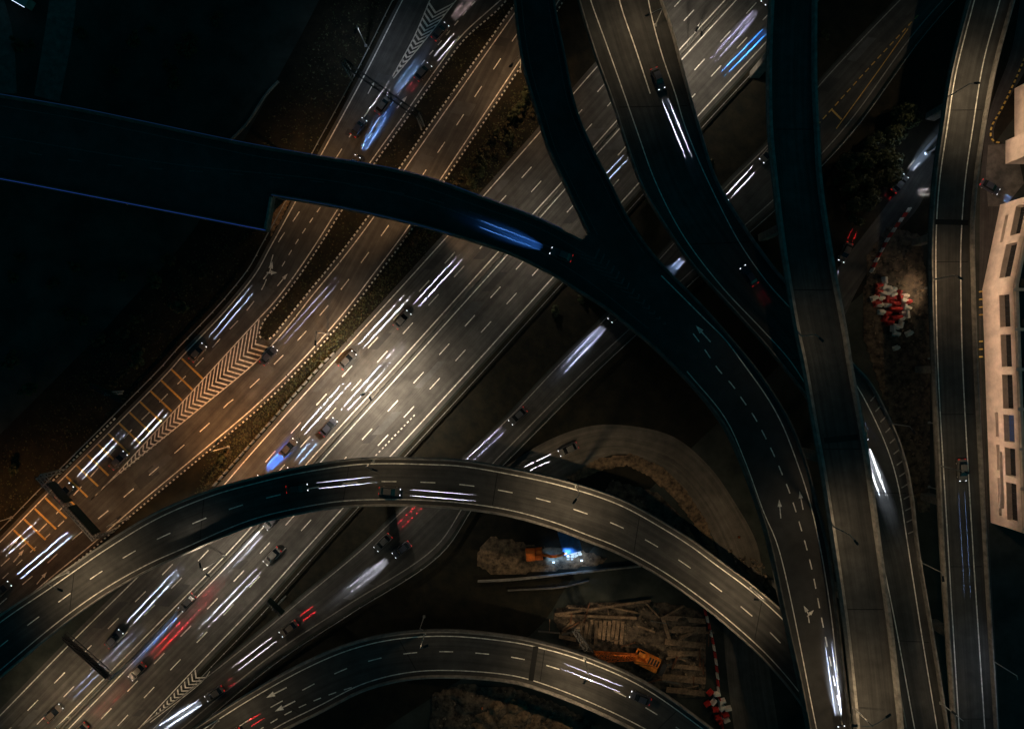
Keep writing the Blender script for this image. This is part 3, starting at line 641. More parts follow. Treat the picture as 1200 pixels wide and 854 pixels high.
SL((1099, 545), ZJ, 7, [(1128, 552)], .16, WARM, 'street lamp on the left parapet of the ramp opposite the lower end of the building')
SL((1162, 773), ZJ, 7, [(1192, 797)], .12, COOL, 'cool-white street lamp on the right parapet of the ramp at the lower right', cool=True)
SL((937, 394), ZI, 7, [(961, 397)], .10, WARM, 'street lamp on the left parapet of the straight high viaduct, uppermost')
SL((975, 616), ZI, 7, [(1002, 634)], .35, WARM, 'lit street lamp halfway down the straight high viaduct')
SL((1000, 828), ZI, 7, [(979, 847), (1040, 838)], .42, WARM, 'twin-arm street lamp at the bottom of the straight high viaduct')
SL((1043, 496), ZH, 7, [(1069, 504)], .10, WARM, 'street lamp on the right parapet of the bending ramp near its white headlights')
SL((1078, 658), ZH, 7, [(1104, 674)], .12, WARM, 'street lamp on the right parapet of the bending ramp, second from the bottom')
SL((1102, 823), ZH, 7, [(1118, 835)], .12, WARM, 'street lamp on the right parapet of the bending ramp, lowest')
SL((768, 30), ZH, 7, [(752, 22)], .4, WARM, 'street lamp on the right parapet at the top of the bending ramp')
for y, w in ((140, 'by the entrance wing'), (205, 'at the forecourt'), (275, 'opposite its slanted upper wall'), (345, 'opposite its corner'), (420, 'opposite its second bay'), (495, 'opposite its middle'), (570, 'opposite its lower end')):
    SL((1088 + max(0, 230 - y) * .25, y), 0, 6, [(1200, y)], .23, (1, .66, .45), 'added lamp hidden under the ramp to light the beige building ' + w, 'added facade lamps under the ramp', tilt=1.3, cone=140)  # unseen lamps added beneath the deck to light the facade
SL((1085, 180), 0, 7, [(1078, 190)], .12, COOL, 'cool-white street lamp by the trees at the side street junction', cool=True)
SL((497, 722), 0, 7, [(498, 738)], .0, WARM, 'unlit street lamp on the dark ground above the crest of the lower arched ramp', lit=False)

# ------------------------------------------------------------------ sign gantries
def gantry(p0, p1, z, depth, boards, label, posts=(0.0,), truss='steel_dark', bh=2.8):
    a, b = W(*p0, z), W(*p1, z); base = Vector((a.x, a.y, 0)); o = empty('sign_gantry', base, 0, label, 'sign gantry', 'sign gantries over the roads')
    d = (b - a).normalized(); n = Vector((-d.y, d.x, 0)); L = (b - a).length
    for t in posts:
        p = a.lerp(b, t) - base; mb = MB()
        for s in (-1, 1): mb.tube([(p.x + n.x * s * depth / 2, p.y + n.y * s * depth / 2, -.05), (p.x + n.x * s * depth / 2, p.y + n.y * s * depth / 2, z + .5)], .16, 8)
        for k in range(6): mb.bar((p.x - n.x * depth / 2, p.y - n.y * depth / 2, .8 + k * z / 6), (p.x + n.x * depth / 2, p.y + n.y * depth / 2, .8 + (k + 1) * z / 6), .08)
        mb.build('post', M['steel'], o)
    mb = MB(); k = max(4, int(L / 1.4)); rel = a - base
    for s in (-1, 1):
        for dz in (-.45, .45): mb.bar(rel + n * s * depth / 2 + Vector((0, 0, dz)), rel + d * L + n * s * depth / 2 + Vector((0, 0, dz)), .13)
    for i in range(k):
        q0, q1 = rel + d * L * i / k, rel + d * L * (i + 1) / k
        for s in (-1, 1): mb.bar(q0 + n * s * depth / 2 + Vector((0, 0, -.45)), q1 + n * s * depth / 2 + Vector((0, 0, .45)), .07)
        mb.bar(q0 - n * depth / 2 + Vector((0, 0, .45)), q1 + n * depth / 2 + Vector((0, 0, .45)), .07); mb.bar(q0 + n * depth / 2 + Vector((0, 0, .45)), q0 - n * depth / 2 + Vector((0, 0, .45)), .07)
    mb.build('truss', M[truss], o)
    for t0, t1, side in boards:
        sm = MB(); c0 = rel + d * L * t0 + n * side * (depth / 2 + .16); c1 = rel + d * L * t1 + n * side * (depth / 2 + .16)
        sm.bar(c0, c1, .1, bh); brd = sm.build('sign_panel', M['sign_back'], o)
        fm = MB(); e = n * side * .07; fm.bar(c0 + e, c1 + e, .03, bh - .2); fm.build('sign_face', M['sign_face'], brd)
    return o
gantry((47, 558), (112, 630), 7.5, 1.3, [(.14, .46, 1), (.52, .97, 1)], 'sign gantry with two panels over the yellow rumble bars at the left', posts=(0.0, 1.0), truss='steel')
gantry((131, 793), (75, 743), 7.5, .9, [(.05, .95, 1)], 'cantilever sign gantry reaching from the median over the lower left highway', posts=(0.0,), bh=1.6)
gantry((402, 73), (492, 137), 7.5, 1.0, [(0.0, .1, 1), (.93, 1.0, 1)], 'thin sign gantry across the outer collector road near the top gore', posts=(0.02, .98), bh=2.0)
gantry((313, 704), (330, 720), 6.5, .6, [(.0, 1.0, 1)], 'small sign gantry in the dark verge between highway and frontage road', posts=(0.5,), bh=2.2)
gantry((107, 452), (143, 470), 6.0, .6, [(.0, .3, 1), (.35, .65, 1), (.7, 1.0, 1)], 'dim sign gantry standing in the dark field left of the rumble bars', posts=(0.5,), bh=2.0)

# ------------------------------------------------------------------ vehicles
def lathe_x(mb, c, r, w, n=14):
    ring = [(c[0] + r * math.cos(2 * math.pi * k / n), c[2] + r * math.sin(2 * math.pi * k / n)) for k in range(n)]
    A = [(x, c[1] - w / 2, z) for x, z in ring]; B_ = [(x, c[1] + w / 2, z) for x, z in ring]
    for k in range(n): mb.face([A[k], A[(k + 1) % n], B_[(k + 1) % n], B_[k]])
    mb.face(A); mb.face(B_)
def loft(mb, secs):
    """secs: list of (x, [(y,z)...]) closed rings"""
    R_ = [[Vector((x, y, z)) for y, z in ring] for x, ring in secs]; n = len(R_[0])
    for a, b in zip(R_, R_[1:]):
        for k in range(n): mb.face([a[k], a[(k + 1) % n], b[(k + 1) % n], b[k]])
    mb.face(R_[0]); mb.face(R_[-1])
car_meshes = {}
def car_mesh():
    body = MB()
    def sec(x, hw, z0, z1): return (x, [(-hw * .92, z0), (hw * .92, z0), (hw, z0 + .22), (hw, (z0 + z1) / 2 + .05), (hw * .9, z1), (-hw * .9, z1), (-hw, (z0 + z1) / 2 + .05), (-hw, z0 + .22)])
    loft(body, [sec(-2.22, .72, .38, .80), sec(-2.12, .82, .26, .92), sec(-1.5, .88, .20, .96), sec(-.3, .9, .19, .95), sec(.9, .9, .19, .93), sec(1.7, .86, .22, .84), sec(2.1, .78, .27, .72), sec(2.24, .62, .38, .60)])
    cab = MB()
    def cs(x, hw, z0, z1): return (x, [(-hw, z0), (hw, z0), (hw * .82, z1), (-hw * .82, z1)])
    loft(cab, [cs(-1.75, .76, .93, .97), cs(-1.25, .79, .92, 1.36), cs(.1, .80, .92, 1.44), cs(.45, .79, .91, 1.38), cs(1.15, .74, .90, .94)])
    roof = MB(); loft(roof, [(-1.2, [(-.62, 1.38), (.62, 1.38), (.56, 1.42), (-.56, 1.42)]), (-.5, [(-.64, 1.42), (.64, 1.42), (.58, 1.475), (-.58, 1.475)]), (.35, [(-.63, 1.41), (.63, 1.41), (.57, 1.445), (-.57, 1.445)])])
    wheel = MB(); lathe_x(wheel, (0, 0, 0), .32, .22); rim = MB(); lathe_x(rim, (0, 0, 0), .2, .24)
    hl = MB(); hl.box(-.12, .12, -.15, .15, -.07, .06, top=.7); tl = MB(); tl.box(-.06, .1, -.2, .2, -.09, .09, top=.8)
    return body, cab, roof, wheel, rim, hl, tl
def make_car(kind):
    o = empty('parked_car' if False else 'car', (0, 0, 0)); body, cab, roof, wheel, rim, hl, tl = car_mesh()
    body.build('body', BODY[kind], o, smooth=False, bevel=.03); c = cab.build('cabin_glass', M['glass_dark'], o); roof.build('roof', BODY[kind], o)
    for x in (-1.35, 1.38):
        for y in (-.79, .79):
            w = wheel.build('wheel', M['rubber'], o); w.location = (x, y, .32); rim.build('rim', M['steel'], w)
    for y in (-.6, .6):
        q = hl.build('headlight', M['head_lens'], o); q.location = (2.12, y, .66)
        q = tl.build('taillight', M['tail_lens'], o); q.location = (-2.2, y, .78)
    return o
def copy_tree(o, parent=None):
    c = o.copy(); C.objects.link(c); c.parent = parent
    for ch in list(o.children):
        if ch.type != 'LIGHT': copy_tree(ch, c)
    return c
protos = [make_car(k) for k in range(4)]; used = set(); ncar = [0]
BEAMK = 1050.0; GLOWK = 75.0
def beam(car, x, y, h, d0, d1, col, power, back=False, ah=.8, soft=.06):
    a0, a1 = math.atan(h / d0), math.atan(h / d1); half = (a0 - a1) / 2; m = (a0 + a1) / 2; s = -1 if back else 1
    spot('beam', car, (x, y, h), (s * math.cos(m), 0, -math.sin(m)), 2 * half, .03, power * BEAMK, col, soft, (math.tan(R(ah * max(.7, min(1.0, 14.0 / d1)))) / math.tan(half), 1, 1), True)
HW = (.86, .88, 1.0); HB = (.35, .55, 1.0); BL = (.04, .28, 1.0); RED = (1.0, .02, .03); LAV = (.72, .70, 1.0)
def car(front, end, z, label, col=HW, power=1.0, red=0.0, glow=0.0, gcol=None, group='cars driving with their lights on', mode='head', ah=.8):
    """front: photo point of the car's nose; end: where its beams end. mode 'tail': front is the tail, and its red light falls back to end"""
    p, q = W(*front, z), W(*end, z); d = q - p; L = d.length; d.normalize()
    if mode == 'tail': d = -d
    k = ncar[0] % 4; ncar[0] += 1
    o = protos[k] if k not in used else copy_tree(protos[k]); used.add(k)
    tag(o, label, 'car', group); o.location = p - d * (2.25 if mode == 'head' else -2.25) + Vector((0, 0, .022)); o.rotation_euler = (0, 0, math.atan2(d.y, d.x))
    if mode == 'head':
        for y in (-.62, .62): beam(o, 2.26, y, .66, 1.7, max(L, 4.0), col, power, ah=ah)
        if red:
            for y in (-.62, .62): beam(o, -2.32, y, .78, .6, red, RED, 2.2, True)
    else:
        for y in (-.62, .62): beam(o, -2.32, y, .78, 1.4, max(L, 3.0), RED, power, True)
    if glow:            # the wide, soft part of the low beam
        a0, a1 = math.atan(.8 / 1.6), math.atan(.8 / 22); hf = (a0 - a1) / 2; m_ = (a0 + a1) / 2
        spot('low_beam', o, (2.3, 0, .8), (math.cos(m_), 0, -math.sin(m_)), 2 * hf, .9, glow * GLOWK, gcol or col, .15, (math.tan(R(17)) / math.tan(hf), 1, 1), True)
    return o
N = 'wide highway'
car((416, 413), (479, 345), 0, 'car with white headlights in the left lane of the wide highway below the forked viaduct', HW, 2.6)
car((480, 366), (537, 304), 0, 'car with lavender headlights in the middle lane of the wide highway near the forked viaduct', LAV, 1.8)
car((394, 491), (470, 406), 0, 'car with white headlights in the median lane passing the double-headed lamp', HW, 3.2)
car((347, 515), (408, 447), 0, 'car with white headlights in the left lane just ahead of the blue-lit stretch', HW, 2.8)
car((341, 549), (369, 517), 0, 'car with pale blue headlights in the middle lane emerging from the wide arched ramp', HB, 2.2)
car((306, 558), (334, 528), 0, 'car with vivid blue headlights in the left lane emerging from the wide arched ramp', BL, 2.2, glow=4.5, gcol=(.02, .22, 1))
car((144, 738), (211, 667), 0, 'car with blue-white headlights in the left lanes of the highway below the arched ramp', (.6, .72, 1), 1.4)
car((74, 825), (166, 736), 0, 'car with dim grey-blue headlights passing under the cantilever gantry', (.5, .65, 1), .22)
car((905, 28), (848, 86), 0, 'car with vivid blue headlights in the right lane at the top of the highway', BL, 1.6, glow=.2, gcol=BL)
car((893, 6), (833, 74), 0, 'car with lavender headlights in the middle lane at the top of the highway', LAV, .5, glow=.8)
car((741, 176), (711, 208), 0, 'car with blue-white headlights leaving the shadow of the bending ramp on the highway', (.55, .7, 1), 1.1)
car((171, 776), (258, 684), 0, 'car with bright red tail lights in the inner lane of the lower left highway', RED, 1.0, mode='tail', glow=0)
car((213, 713), (152, 779), 0, 'car with blue headlights hugging the median of the lower left highway', BL, .7, glow=.8, gcol=HB)
car((312, 659), (234, 740), 0, 'car with white headlights on the highway right of the red tail lights', HW, 1.6)
car((312, 618), (262, 671), 0, 'car with white headlights in the inner lane just below the wide arched ramp', HW, .7, glow=.8)
car((104, 846), (150, 800), 0, 'car with faint red tail lights in the inner lane at the bottom left corner', RED, .14, mode='tail')
car((504, 77), (535, 41), 0, 'car with white headlights and red tail lights beside the upper gore of the collector road', (1, .97, .97), 1.8, red=2.6)
car((457, 115), (492, 69), 0, 'car with blue headlights beside the tip of the upper gore', (.25, .5, 1), .7, glow=.9, gcol=HB)
car((428, 141), (461, 94), 0, 'car with white headlights under the thin gantry on the collector road', HW, 1.0)
car((420, 184), (452, 132), 0, 'car with blue headlights emerging from the forked viaduct on the outer collector road', HB, .8, glow=2.4, gcol=(.1, .35, 1))
car((524, 30), (552, -2), 0, 'car with dim pinkish headlights at the top of the outer collector road', (1, .75, .75), .35, glow=.5, gcol=(1, .8, .8))
car((241, 404), (297, 338), 0, 'car with pale blue headlights at the top of the yellow rumble bars', (.55, .68, 1), .9)
car((149, 530), (194, 482), 0, 'car with white headlights beside the long chevrons on the rumble bars', (.8, .86, 1), 1.3)
car((86, 567), (141, 510), 0, 'car with white headlights on the rumble bars beyond the two-panel gantry', (.75, .84, 1), 1.3, glow=.2, gcol=HB)
car((14, 682), (86, 622), 0, 'car with blue-white headlights approaching the two-panel gantry', (.5, .6, 1), 2.0)
car((-4, 656), (47, 612), 0, 'car with white headlights entering at the left edge below the gantry', HW, .7)
car((324, 408), (396, 327), 0, 'car with a lavender light beside the island kerb on the inner collector road', LAV, .5)
car((362, 570), (436, 562), ZE, 'car with white headlights in the outer lane on top of the wide arched ramp', (.72, .75, 1), 1.3)
car((470, 576), (554, 583), ZE, 'car with white headlights in the inner lane on top of the wide arched ramp', (.78, .78, 1), 1.3)
car((891, 190), (851, 233), .008, 'car with white headlights on the frontage road between the two high viaducts', (.85, .85, 1), 1.5)
car((806, 298), (792, 312), .008, 'car with blue-white headlights in the gap between the forked viaduct and the bending ramp', (.6, .75, 1), 1.2, glow=1.0, gcol=HB)
car((714, 376), (661, 432), .008, 'car with pale blue headlights leaving the forked viaduct on the frontage road', (.62, .68, 1), 1.4, glow=1.6, gcol=(.6, .68, 1))
car((598, 495), (546, 543), .008, 'car with lavender headlights on the frontage road just above the wide arched ramp', LAV, .6, glow=.4)
car((458, 626), (497, 588), .008, 'car with red tail lights on the frontage road just below the wide arched ramp', RED, 1.0, mode='tail')
car((462, 650), (408, 692), .008, 'car with white headlights and a broad glow on the frontage road', (.85, .87, 1), .8, glow=2.2, gcol=(.85, .88, 1))
car((330, 742), (276, 783), .008, 'car with white headlights and red tail lights lower down the frontage road', (1, .9, .9), 1.2, red=4.6)
car((243, 817), (188, 853), .008, 'car with bluish-white headlights beside the small chevrons at the bottom', (.7, .8, 1), 1.3, glow=2.4, gcol=(.7, .8, 1), red=2.5, ah=2.2)
car((655, 531), (616, 550), -.01, 'car with white headlights on the loop track just before it meets the frontage road', (.75, .8, 1), 1.3)
car((738, 811), (662, 781), ZD, 'car with white headlights on the lower arched ramp below the orange crane', (.85, .85, 1), 1.1)
car((284, 853), (306, 839), ZD, 'car with red tail lights at the left end of the lower arched ramp', RED, .8, mode='tail')
car((984, 848), (971, 756), ZF, 'car with blue-white headlights at the bottom of the forked viaduct', (.6, .7, 1), 1.7, glow=2.4, gcol=(.85, .9, 1))
car((645, 294), (562, 262), ZF, 'car with blue headlights on the left arm of the forked viaduct', (.1, .33, 1), .55, glow=1.9, gcol=(.05, .25, 1))
car((775, 106), (806, 182), ZH, 'car with white headlights on the upper stretch of the bending ramp', (.82, .8, 1), 1.8, glow=.25, gcol=HB)
car((1012, 516), (1034, 578), ZH, 'car with brilliant white headlights where the bending ramp leaves the high viaduct', (.88, .92, 1), 2.2, glow=4.0, gcol=(.8, .88, 1), ah=2.6)
car((1004, 486), (1013, 502), ZH, 'car with dim blue headlights just behind the brilliant white ones on the bending ramp', HB, .5, glow=.5, gcol=(.2, .4, 1))
car((1126, 563), (1134, 698), ZJ, 'car with one faint blue beam on the ramp beside the building', (.3, .5, 1), .12)
car((884, 334), (899, 355), ZH, 'car with faint red tail lights where the bending ramp nears the high viaduct', RED, .12, mode='tail')
car((984, 307), (975, 326), -.012, 'car with white headlights and red tail lights right of the high viaduct', (.6, .7, 1), 1.5, red=3.0)
car((1060, 207), (1074, 190), -.012, 'car with white headlights turning at the side street junction by the trees', (.8, .88, 1), 2.4, glow=2.0, gcol=(.5, .68, 1), red=1.5)
car((1099, 223), (1077, 226), -.012, 'car with white headlights half under the ramp at the side street junction', (1, .95, .95), 2.2)
car((1168, 226), (1182, 234), -.012, 'car with a blue light by the building entrance', (.2, .45, 1), .5, glow=.5, gcol=(.1, .35, 1))
for k, pz in enumerate(protos):
    if k not in used:
        for ch in pz.children_recursive: bpy.data.objects.remove(ch)
        bpy.data.objects.remove(pz)

# ------------------------------------------------------------------ plants
def tree_mesh(seed, leaves, rx, h, leaf_size, clumps):
    rnd = random.Random(seed); mb = MB(); cs = []
    for _ in range(clumps):
        a = rnd.uniform(0, 6.28); r = rx * math.sqrt(rnd.random()) * .85; z = h * rnd.uniform(.45, .92) - r * .25
        cs.append((Vector((r * math.cos(a), r * math.sin(a), z)), rnd.uniform(.28, .5) * rx))
    for _ in range(leaves):
        c, r = rnd.choice(cs); v = Vector((rnd.gauss(0, 1), rnd.gauss(0, 1), rnd.gauss(0, .8))).normalized() * r * rnd.uniform(.45, 1.05); p = c + v
        n = (v.normalized() + Vector((rnd.uniform(-.8, .8), rnd.uniform(-.8, .8), rnd.uniform(-.2, .9)))).normalized(); t = n.orthogonal().normalized(); b = n.cross(t); s = leaf_size * rnd.uniform(.6, 1.3)
        an = rnd.uniform(0, 6.28); t, b = t * math.cos(an) + b * math.sin(an), b * math.cos(an) - t * math.sin(an)
        mb.face([p - t * s, p + b * s * .55, p + t * s, p - b * s * .55])
    tr = MB(); tr.tube([(0, 0, -.1), (.05, .03, h * .3), (0, .1, h * .55), (.1, .05, h * .8)], [.05 * rx + .06, .045 * rx + .04, .03 * rx + .03, .02], 7)
    for c, r in cs[:6]: tr.tube([(0, .05, h * .35), c * .5 + Vector((0, 0, h * .22)), c], [.03 * rx + .02, .025 * rx, .012], 5)
    return mb, tr
TREES = []
for i, (kind, lv, rx, h, ls, cl_, m, lab, grp) in enumerate((
    ('tree', 1500, 3.0, 6.5, .34, 12, 'leaf', 'leafy tree with a dark spreading crown beside the side street junction', 'trees beside the side street'),
    ('tree', 1300, 2.6, 5.5, .32, 10, 'leaf', 'leafy tree with a dark spreading crown beside the side street junction', 'trees beside the side street'),
    ('shrub', 480, 1.3, 1.9, .22, 7, 'leaf', 'round dark shrub in the planted strip between collector road and highway', 'shrubs in the strip beside the highway'),
    ('shrub', 380, 1.0, 1.4, .20, 6, 'leaf_dry', 'round dark shrub in the planted strip between collector road and highway', 'shrubs in the strip beside the highway'))):
    o = empty(kind, (0, 0, 0), 0, lab, kind, grp); c_, t_ = tree_mesh(40 + i, lv, rx, h, ls, cl_); c_.build('crown', M[m], o); t_.build('trunk', M['bark'], o); TREES.append([o, False])
def plant(k, px, s=1.0, label=None, group=None):
    w_ = W(*px, 0)
    if any(inpoly(w_ + Vector((dx, dy, 0)), q) for q in ground_polys for dx in (-2.6, 0, 2.6) for dy in (-2.6, 0, 2.6)): return
    ent = TREES[k]; o = ent[0] if not ent[1] else copy_tree(ent[0]); ent[1] = True
    o.location = W(*px, 0); o.rotation_euler = (0, 0, random.uniform(0, 6.28)); o.scale = (s, s, s * random.uniform(.85, 1.15))
    if label: o['label'] = label
    if group: o['group'] = group
for px in ((1034, 190), (1046, 160), (1060, 138), (1022, 215), (1014, 196), (1032, 208), (1006, 220), (1016, 236), (1052, 142), (1034, 165), (1000, 250), (1016, 175), (990, 200), (984, 222)): plant(random.choice((0, 1)), px, random.uniform(.75, 1.1))
vp = [(b1r[i], ) for i in range(len(b1r))]
lo, hi = cr(P([(612, 95), (525, 218), (492, 265), (410, 372), (362, 424), (312, 474), (250, 530)]), 60), cr(P([(655, 110), (590, 190), (518, 268), (445, 348), (377, 424), (295, 515), (235, 580)]), 60)
rnd = random.Random(5)
for i in range(60):
    for _ in range(2):
        if rnd.random() < (.9 if i < 36 else .35):
            t = rnd.uniform(.2, .8); p = lo[i].lerp(hi[i], t); plant(rnd.choice((2, 2, 3)), (p.x * S0 + 600 + rnd.uniform(-3, 3), 427 - p.y * S0 + rnd.uniform(-3, 3)), rnd.uniform(.7, 1.3))
DL = ('round dark shrub standing in the unlit field left of the collector road', 'shrubs in the dark field')
for _ in range(46): plant(rnd.choice((2, 3)), (rnd.uniform(10, 290), rnd.uniform(290, 560) if rnd.random() < .75 else rnd.uniform(20, 100)), rnd.uniform(.8, 1.9), *DL) if True else None
RL = ('round dark shrub on the dark ground between highway and frontage road', 'shrubs between highway and frontage road')
for _ in range(26):
    t = rnd.random(); u = rnd.uniform(.15, .85); i = int(t * (len(mrb) - 1)); q = cr(ka, len(mrb))[i]; p = mrb[i].lerp(q, u)
    if (mrb[i] - q).length > 6: plant(rnd.choice((2, 3)), (p.x * S0 + 600, 427 - p.y * S0), rnd.uniform(.7, 1.2), *RL)
# ground cover: low leaves and dry tufts over the verges (uncountable)
gc = MB(); rnd = random.Random(9)
def cover(pa, pb, n):
    for _ in range(n):
        i = rnd.randrange(len(pa)); p = pa[i].lerp(pb[i], rnd.random()) + Vector((rnd.uniform(-1.2, 1.2), rnd.uniform(-1.2, 1.2), rnd.uniform(0, .25))); s = rnd.uniform(.1, .3); an = rnd.uniform(0, 6.28)
        t = Vector((math.cos(an), math.sin(an), rnd.uniform(-.5, .5))) * s; b = Vector((-math.sin(an), math.cos(an), rnd.uniform(-.5, .5))) * s * .6; gc.face([p - t, p + b, p + t, p - b], mi=0 if rnd.random() < .6 else 1)
cover(lo, hi, 4500); cover(ia, ib, 1600)
lf = cr(P(sh(B2_L, -9, -7)), 60); lf2 = cr(P(sh(B2_L, -60, -45)), 60); cover(lf, lf2, 3500)
gc.build('ground_cover', [M['leaf'], M['leaf_dry']], kind='stuff')

# ------------------------------------------------------------------ construction site
terrain('earth_mound', [(556, 662), (560, 640), (575, 627), (600, 631), (628, 638), (655, 640), (690, 645), (715, 655), (700, 664), (640, 671), (580, 676)], M['earth'], 1.2, .6, 1)
terrain('earth_mound', [(646, 722), (652, 710), (700, 704), (760, 702), (812, 710), (828, 722), (830, 790), (826, 815), (800, 820), (770, 806), (745, 795), (700, 782), (660, 755)], M['earth_dark'], .8, .6, 2)
terrain('earth_mound', [(500, 880), (505, 812), (540, 800), (600, 803), (660, 825), (710, 852), (730, 890)], M['earth_dark'], 1.4, .6, 3)
terrain('earth_mound', [(545, 880), (550, 835), (570, 815), (610, 812), (655, 832), (690, 850), (700, 880)], M['earth'], 1.8, .6, 4)
terrain('earth_mound', [(1008, 390), (1014, 300), (1040, 262), (1080, 275), (1090, 340), (1092, 600), (1075, 600), (1060, 540), (1035, 470)], M['earth_dark'], .7, .7, 5)
terrain('earth_bank', [(660, 560), (700, 536), (740, 530), (775, 545), (805, 574), (830, 612), (842, 650), (832, 650), (815, 618), (790, 585), (762, 560), (735, 546), (705, 552), (675, 565)], M['earth'], .9, .5, 6)
terrain('earth_mound', [(715, 560), (770, 575), (805, 610), (820, 640), (800, 640), (775, 625), (740, 610), (700, 590)], M['earth_dark'], 1.0, .6, 7)
terrain('earth_mound', [(770, 600), (800, 605), (830, 650), (820, 660), (790, 640)], M['earth'], .8, .6, 8)
terrain('earth_mound', [(325, 228), (343, 232), (330, 258), (318, 280), (312, 262)], M['earth'], .4, .5, 12)
rb = MB(); rnd = random.Random(3)
def rubble(poly, n, smin, smax):
    q = P(poly); xs = [p.x for p in q]; ys = [p.y for p in q]
    while n:
        p = Vector((rnd.uniform(min(xs), max(xs)), rnd.uniform(min(ys), max(ys)), 0))
        if inpoly(p, q):
            n -= 1; s = rnd.uniform(smin, smax); m4 = Matrix.Translation(p + Vector((0, 0, .35))) @ Matrix.Rotation(rnd.uniform(0, 6.28), 4, 'Z') @ Matrix.Rotation(rnd.uniform(-.5, .5), 4, 'X'); rb.box(-s, s, -s * .7, s * .7, -.2, s * .8, M4=m4, top=.6)
rubble([(650, 715), (760, 705), (825, 725), (826, 812), (770, 800), (700, 778)], 260, .1, .4); rubble([(505, 880), (510, 812), (600, 806), (700, 852), (720, 880)], 320, .1, .5); rubble([(1012, 390), (1020, 300), (1080, 290), (1088, 560), (1060, 520)], 260, .1, .45); rubble([(715, 560), (800, 610), (830, 650), (740, 610)], 70, .1, .4); rubble([(850, 640), (895, 660), (900, 700), (880, 690)], 70, .15, .5)
rb.build('rubble', M['rock'], kind='stuff')
# timber formwork in the pit
def beam_thing(p0, p1, w, h, m, label, group, z=.55, name='timber_beam'):
    a, b = W(*p0, 0), W(*p1, 0); L = (b - a).length; mb = MB(); mb.box(-L / 2, L / 2, -w / 2, w / 2, 0, h)
    o = mb.build(name, M[m], bevel=.02); o.location = (a + b) / 2 + Vector((0, 0, z)); o.rotation_euler = (0, rnd.uniform(-.02, .02), math.atan2(b.y - a.y, b.x - a.x)); return tag(o, label, 'timber', group)
for p0, p1, w, lab in (((650, 718), (762, 702), .5, 'uppermost long timber beam along the pit edge'), ((652, 719), (745, 722), .55, 'pale long timber beam just inside the pit edge'), ((755, 704), (772, 722), .35, 'short slanting timber beam at the corner of the pit'), ((775, 722), (800, 708), .35, 'slanting timber beam at the upper right of the pit'), ((700, 707), (745, 716), .3, 'thin timber beam between the two long ones')):
    beam_thing(p0, p1, w, .35, 'timber', lab, 'long timber beams of the pit')
for i in range(16):
    x = 688 + i * 5.2 if i < 9 else 788; y = 724
    if i < 9: beam_thing((x, y + rnd.uniform(0, 3)), (x - 2 + rnd.uniform(-2, 2), y + 24 + rnd.uniform(-4, 6)), .7, .2, 'timber', 'upright-lying formwork plank in the row across the middle of the pit', 'formwork planks in a row', .45, 'formwork_plank')
    else:
        yy = 722 + (i - 9) * 14; beam_thing((778 + rnd.uniform(-6, 6), yy), (826, yy + rnd.uniform(0, 8)), rnd.uniform(.9, 1.7), .25, 'timber', 'broad plank lying crosswise on the right side of the pit', 'crosswise planks by the barrier line', .4, 'formwork_plank')
for p0, p1 in (((660, 738), (672, 726)), ((668, 742), (684, 728)), ((680, 740), (682, 752)), ((655, 744), (675, 748))): beam_thing(p0, p1, .9, .2, 'timber', 'loose plank scattered at the left end of the pit', 'loose planks at the pit end', .5, 'formwork_plank')
beam_thing((775, 720), (784, 748), .8, .25, 'timber', 'plank lying upright between the row of formwork and the crosswise planks', None, .62, 'formwork_plank')

for i in range(34):
    cx, cy = rnd.choice(((690, 712), (720, 745), (800, 770), (810, 740), (665, 730), (790, 800), (760, 725), (700, 760))); cx += rnd.uniform(-26, 26); cy += rnd.uniform(-9, 12); an = rnd.choice((0, 1.5, .3)) + rnd.uniform(-.35, .35); l_ = rnd.uniform(5, 13)
    beam_thing((cx - math.cos(an) * l_, cy + math.sin(an) * l_), (cx + math.cos(an) * l_, cy - math.sin(an) * l_), rnd.uniform(.15, .5), rnd.uniform(.08, .25), rnd.choice(('timber', 'timber', 'concrete_dark', 'rust')), 'loose length of timber or steel lying askew in the muddy pit', 'loose lengths littering the pit', rnd.uniform(.55, 1.0), 'loose_beam')
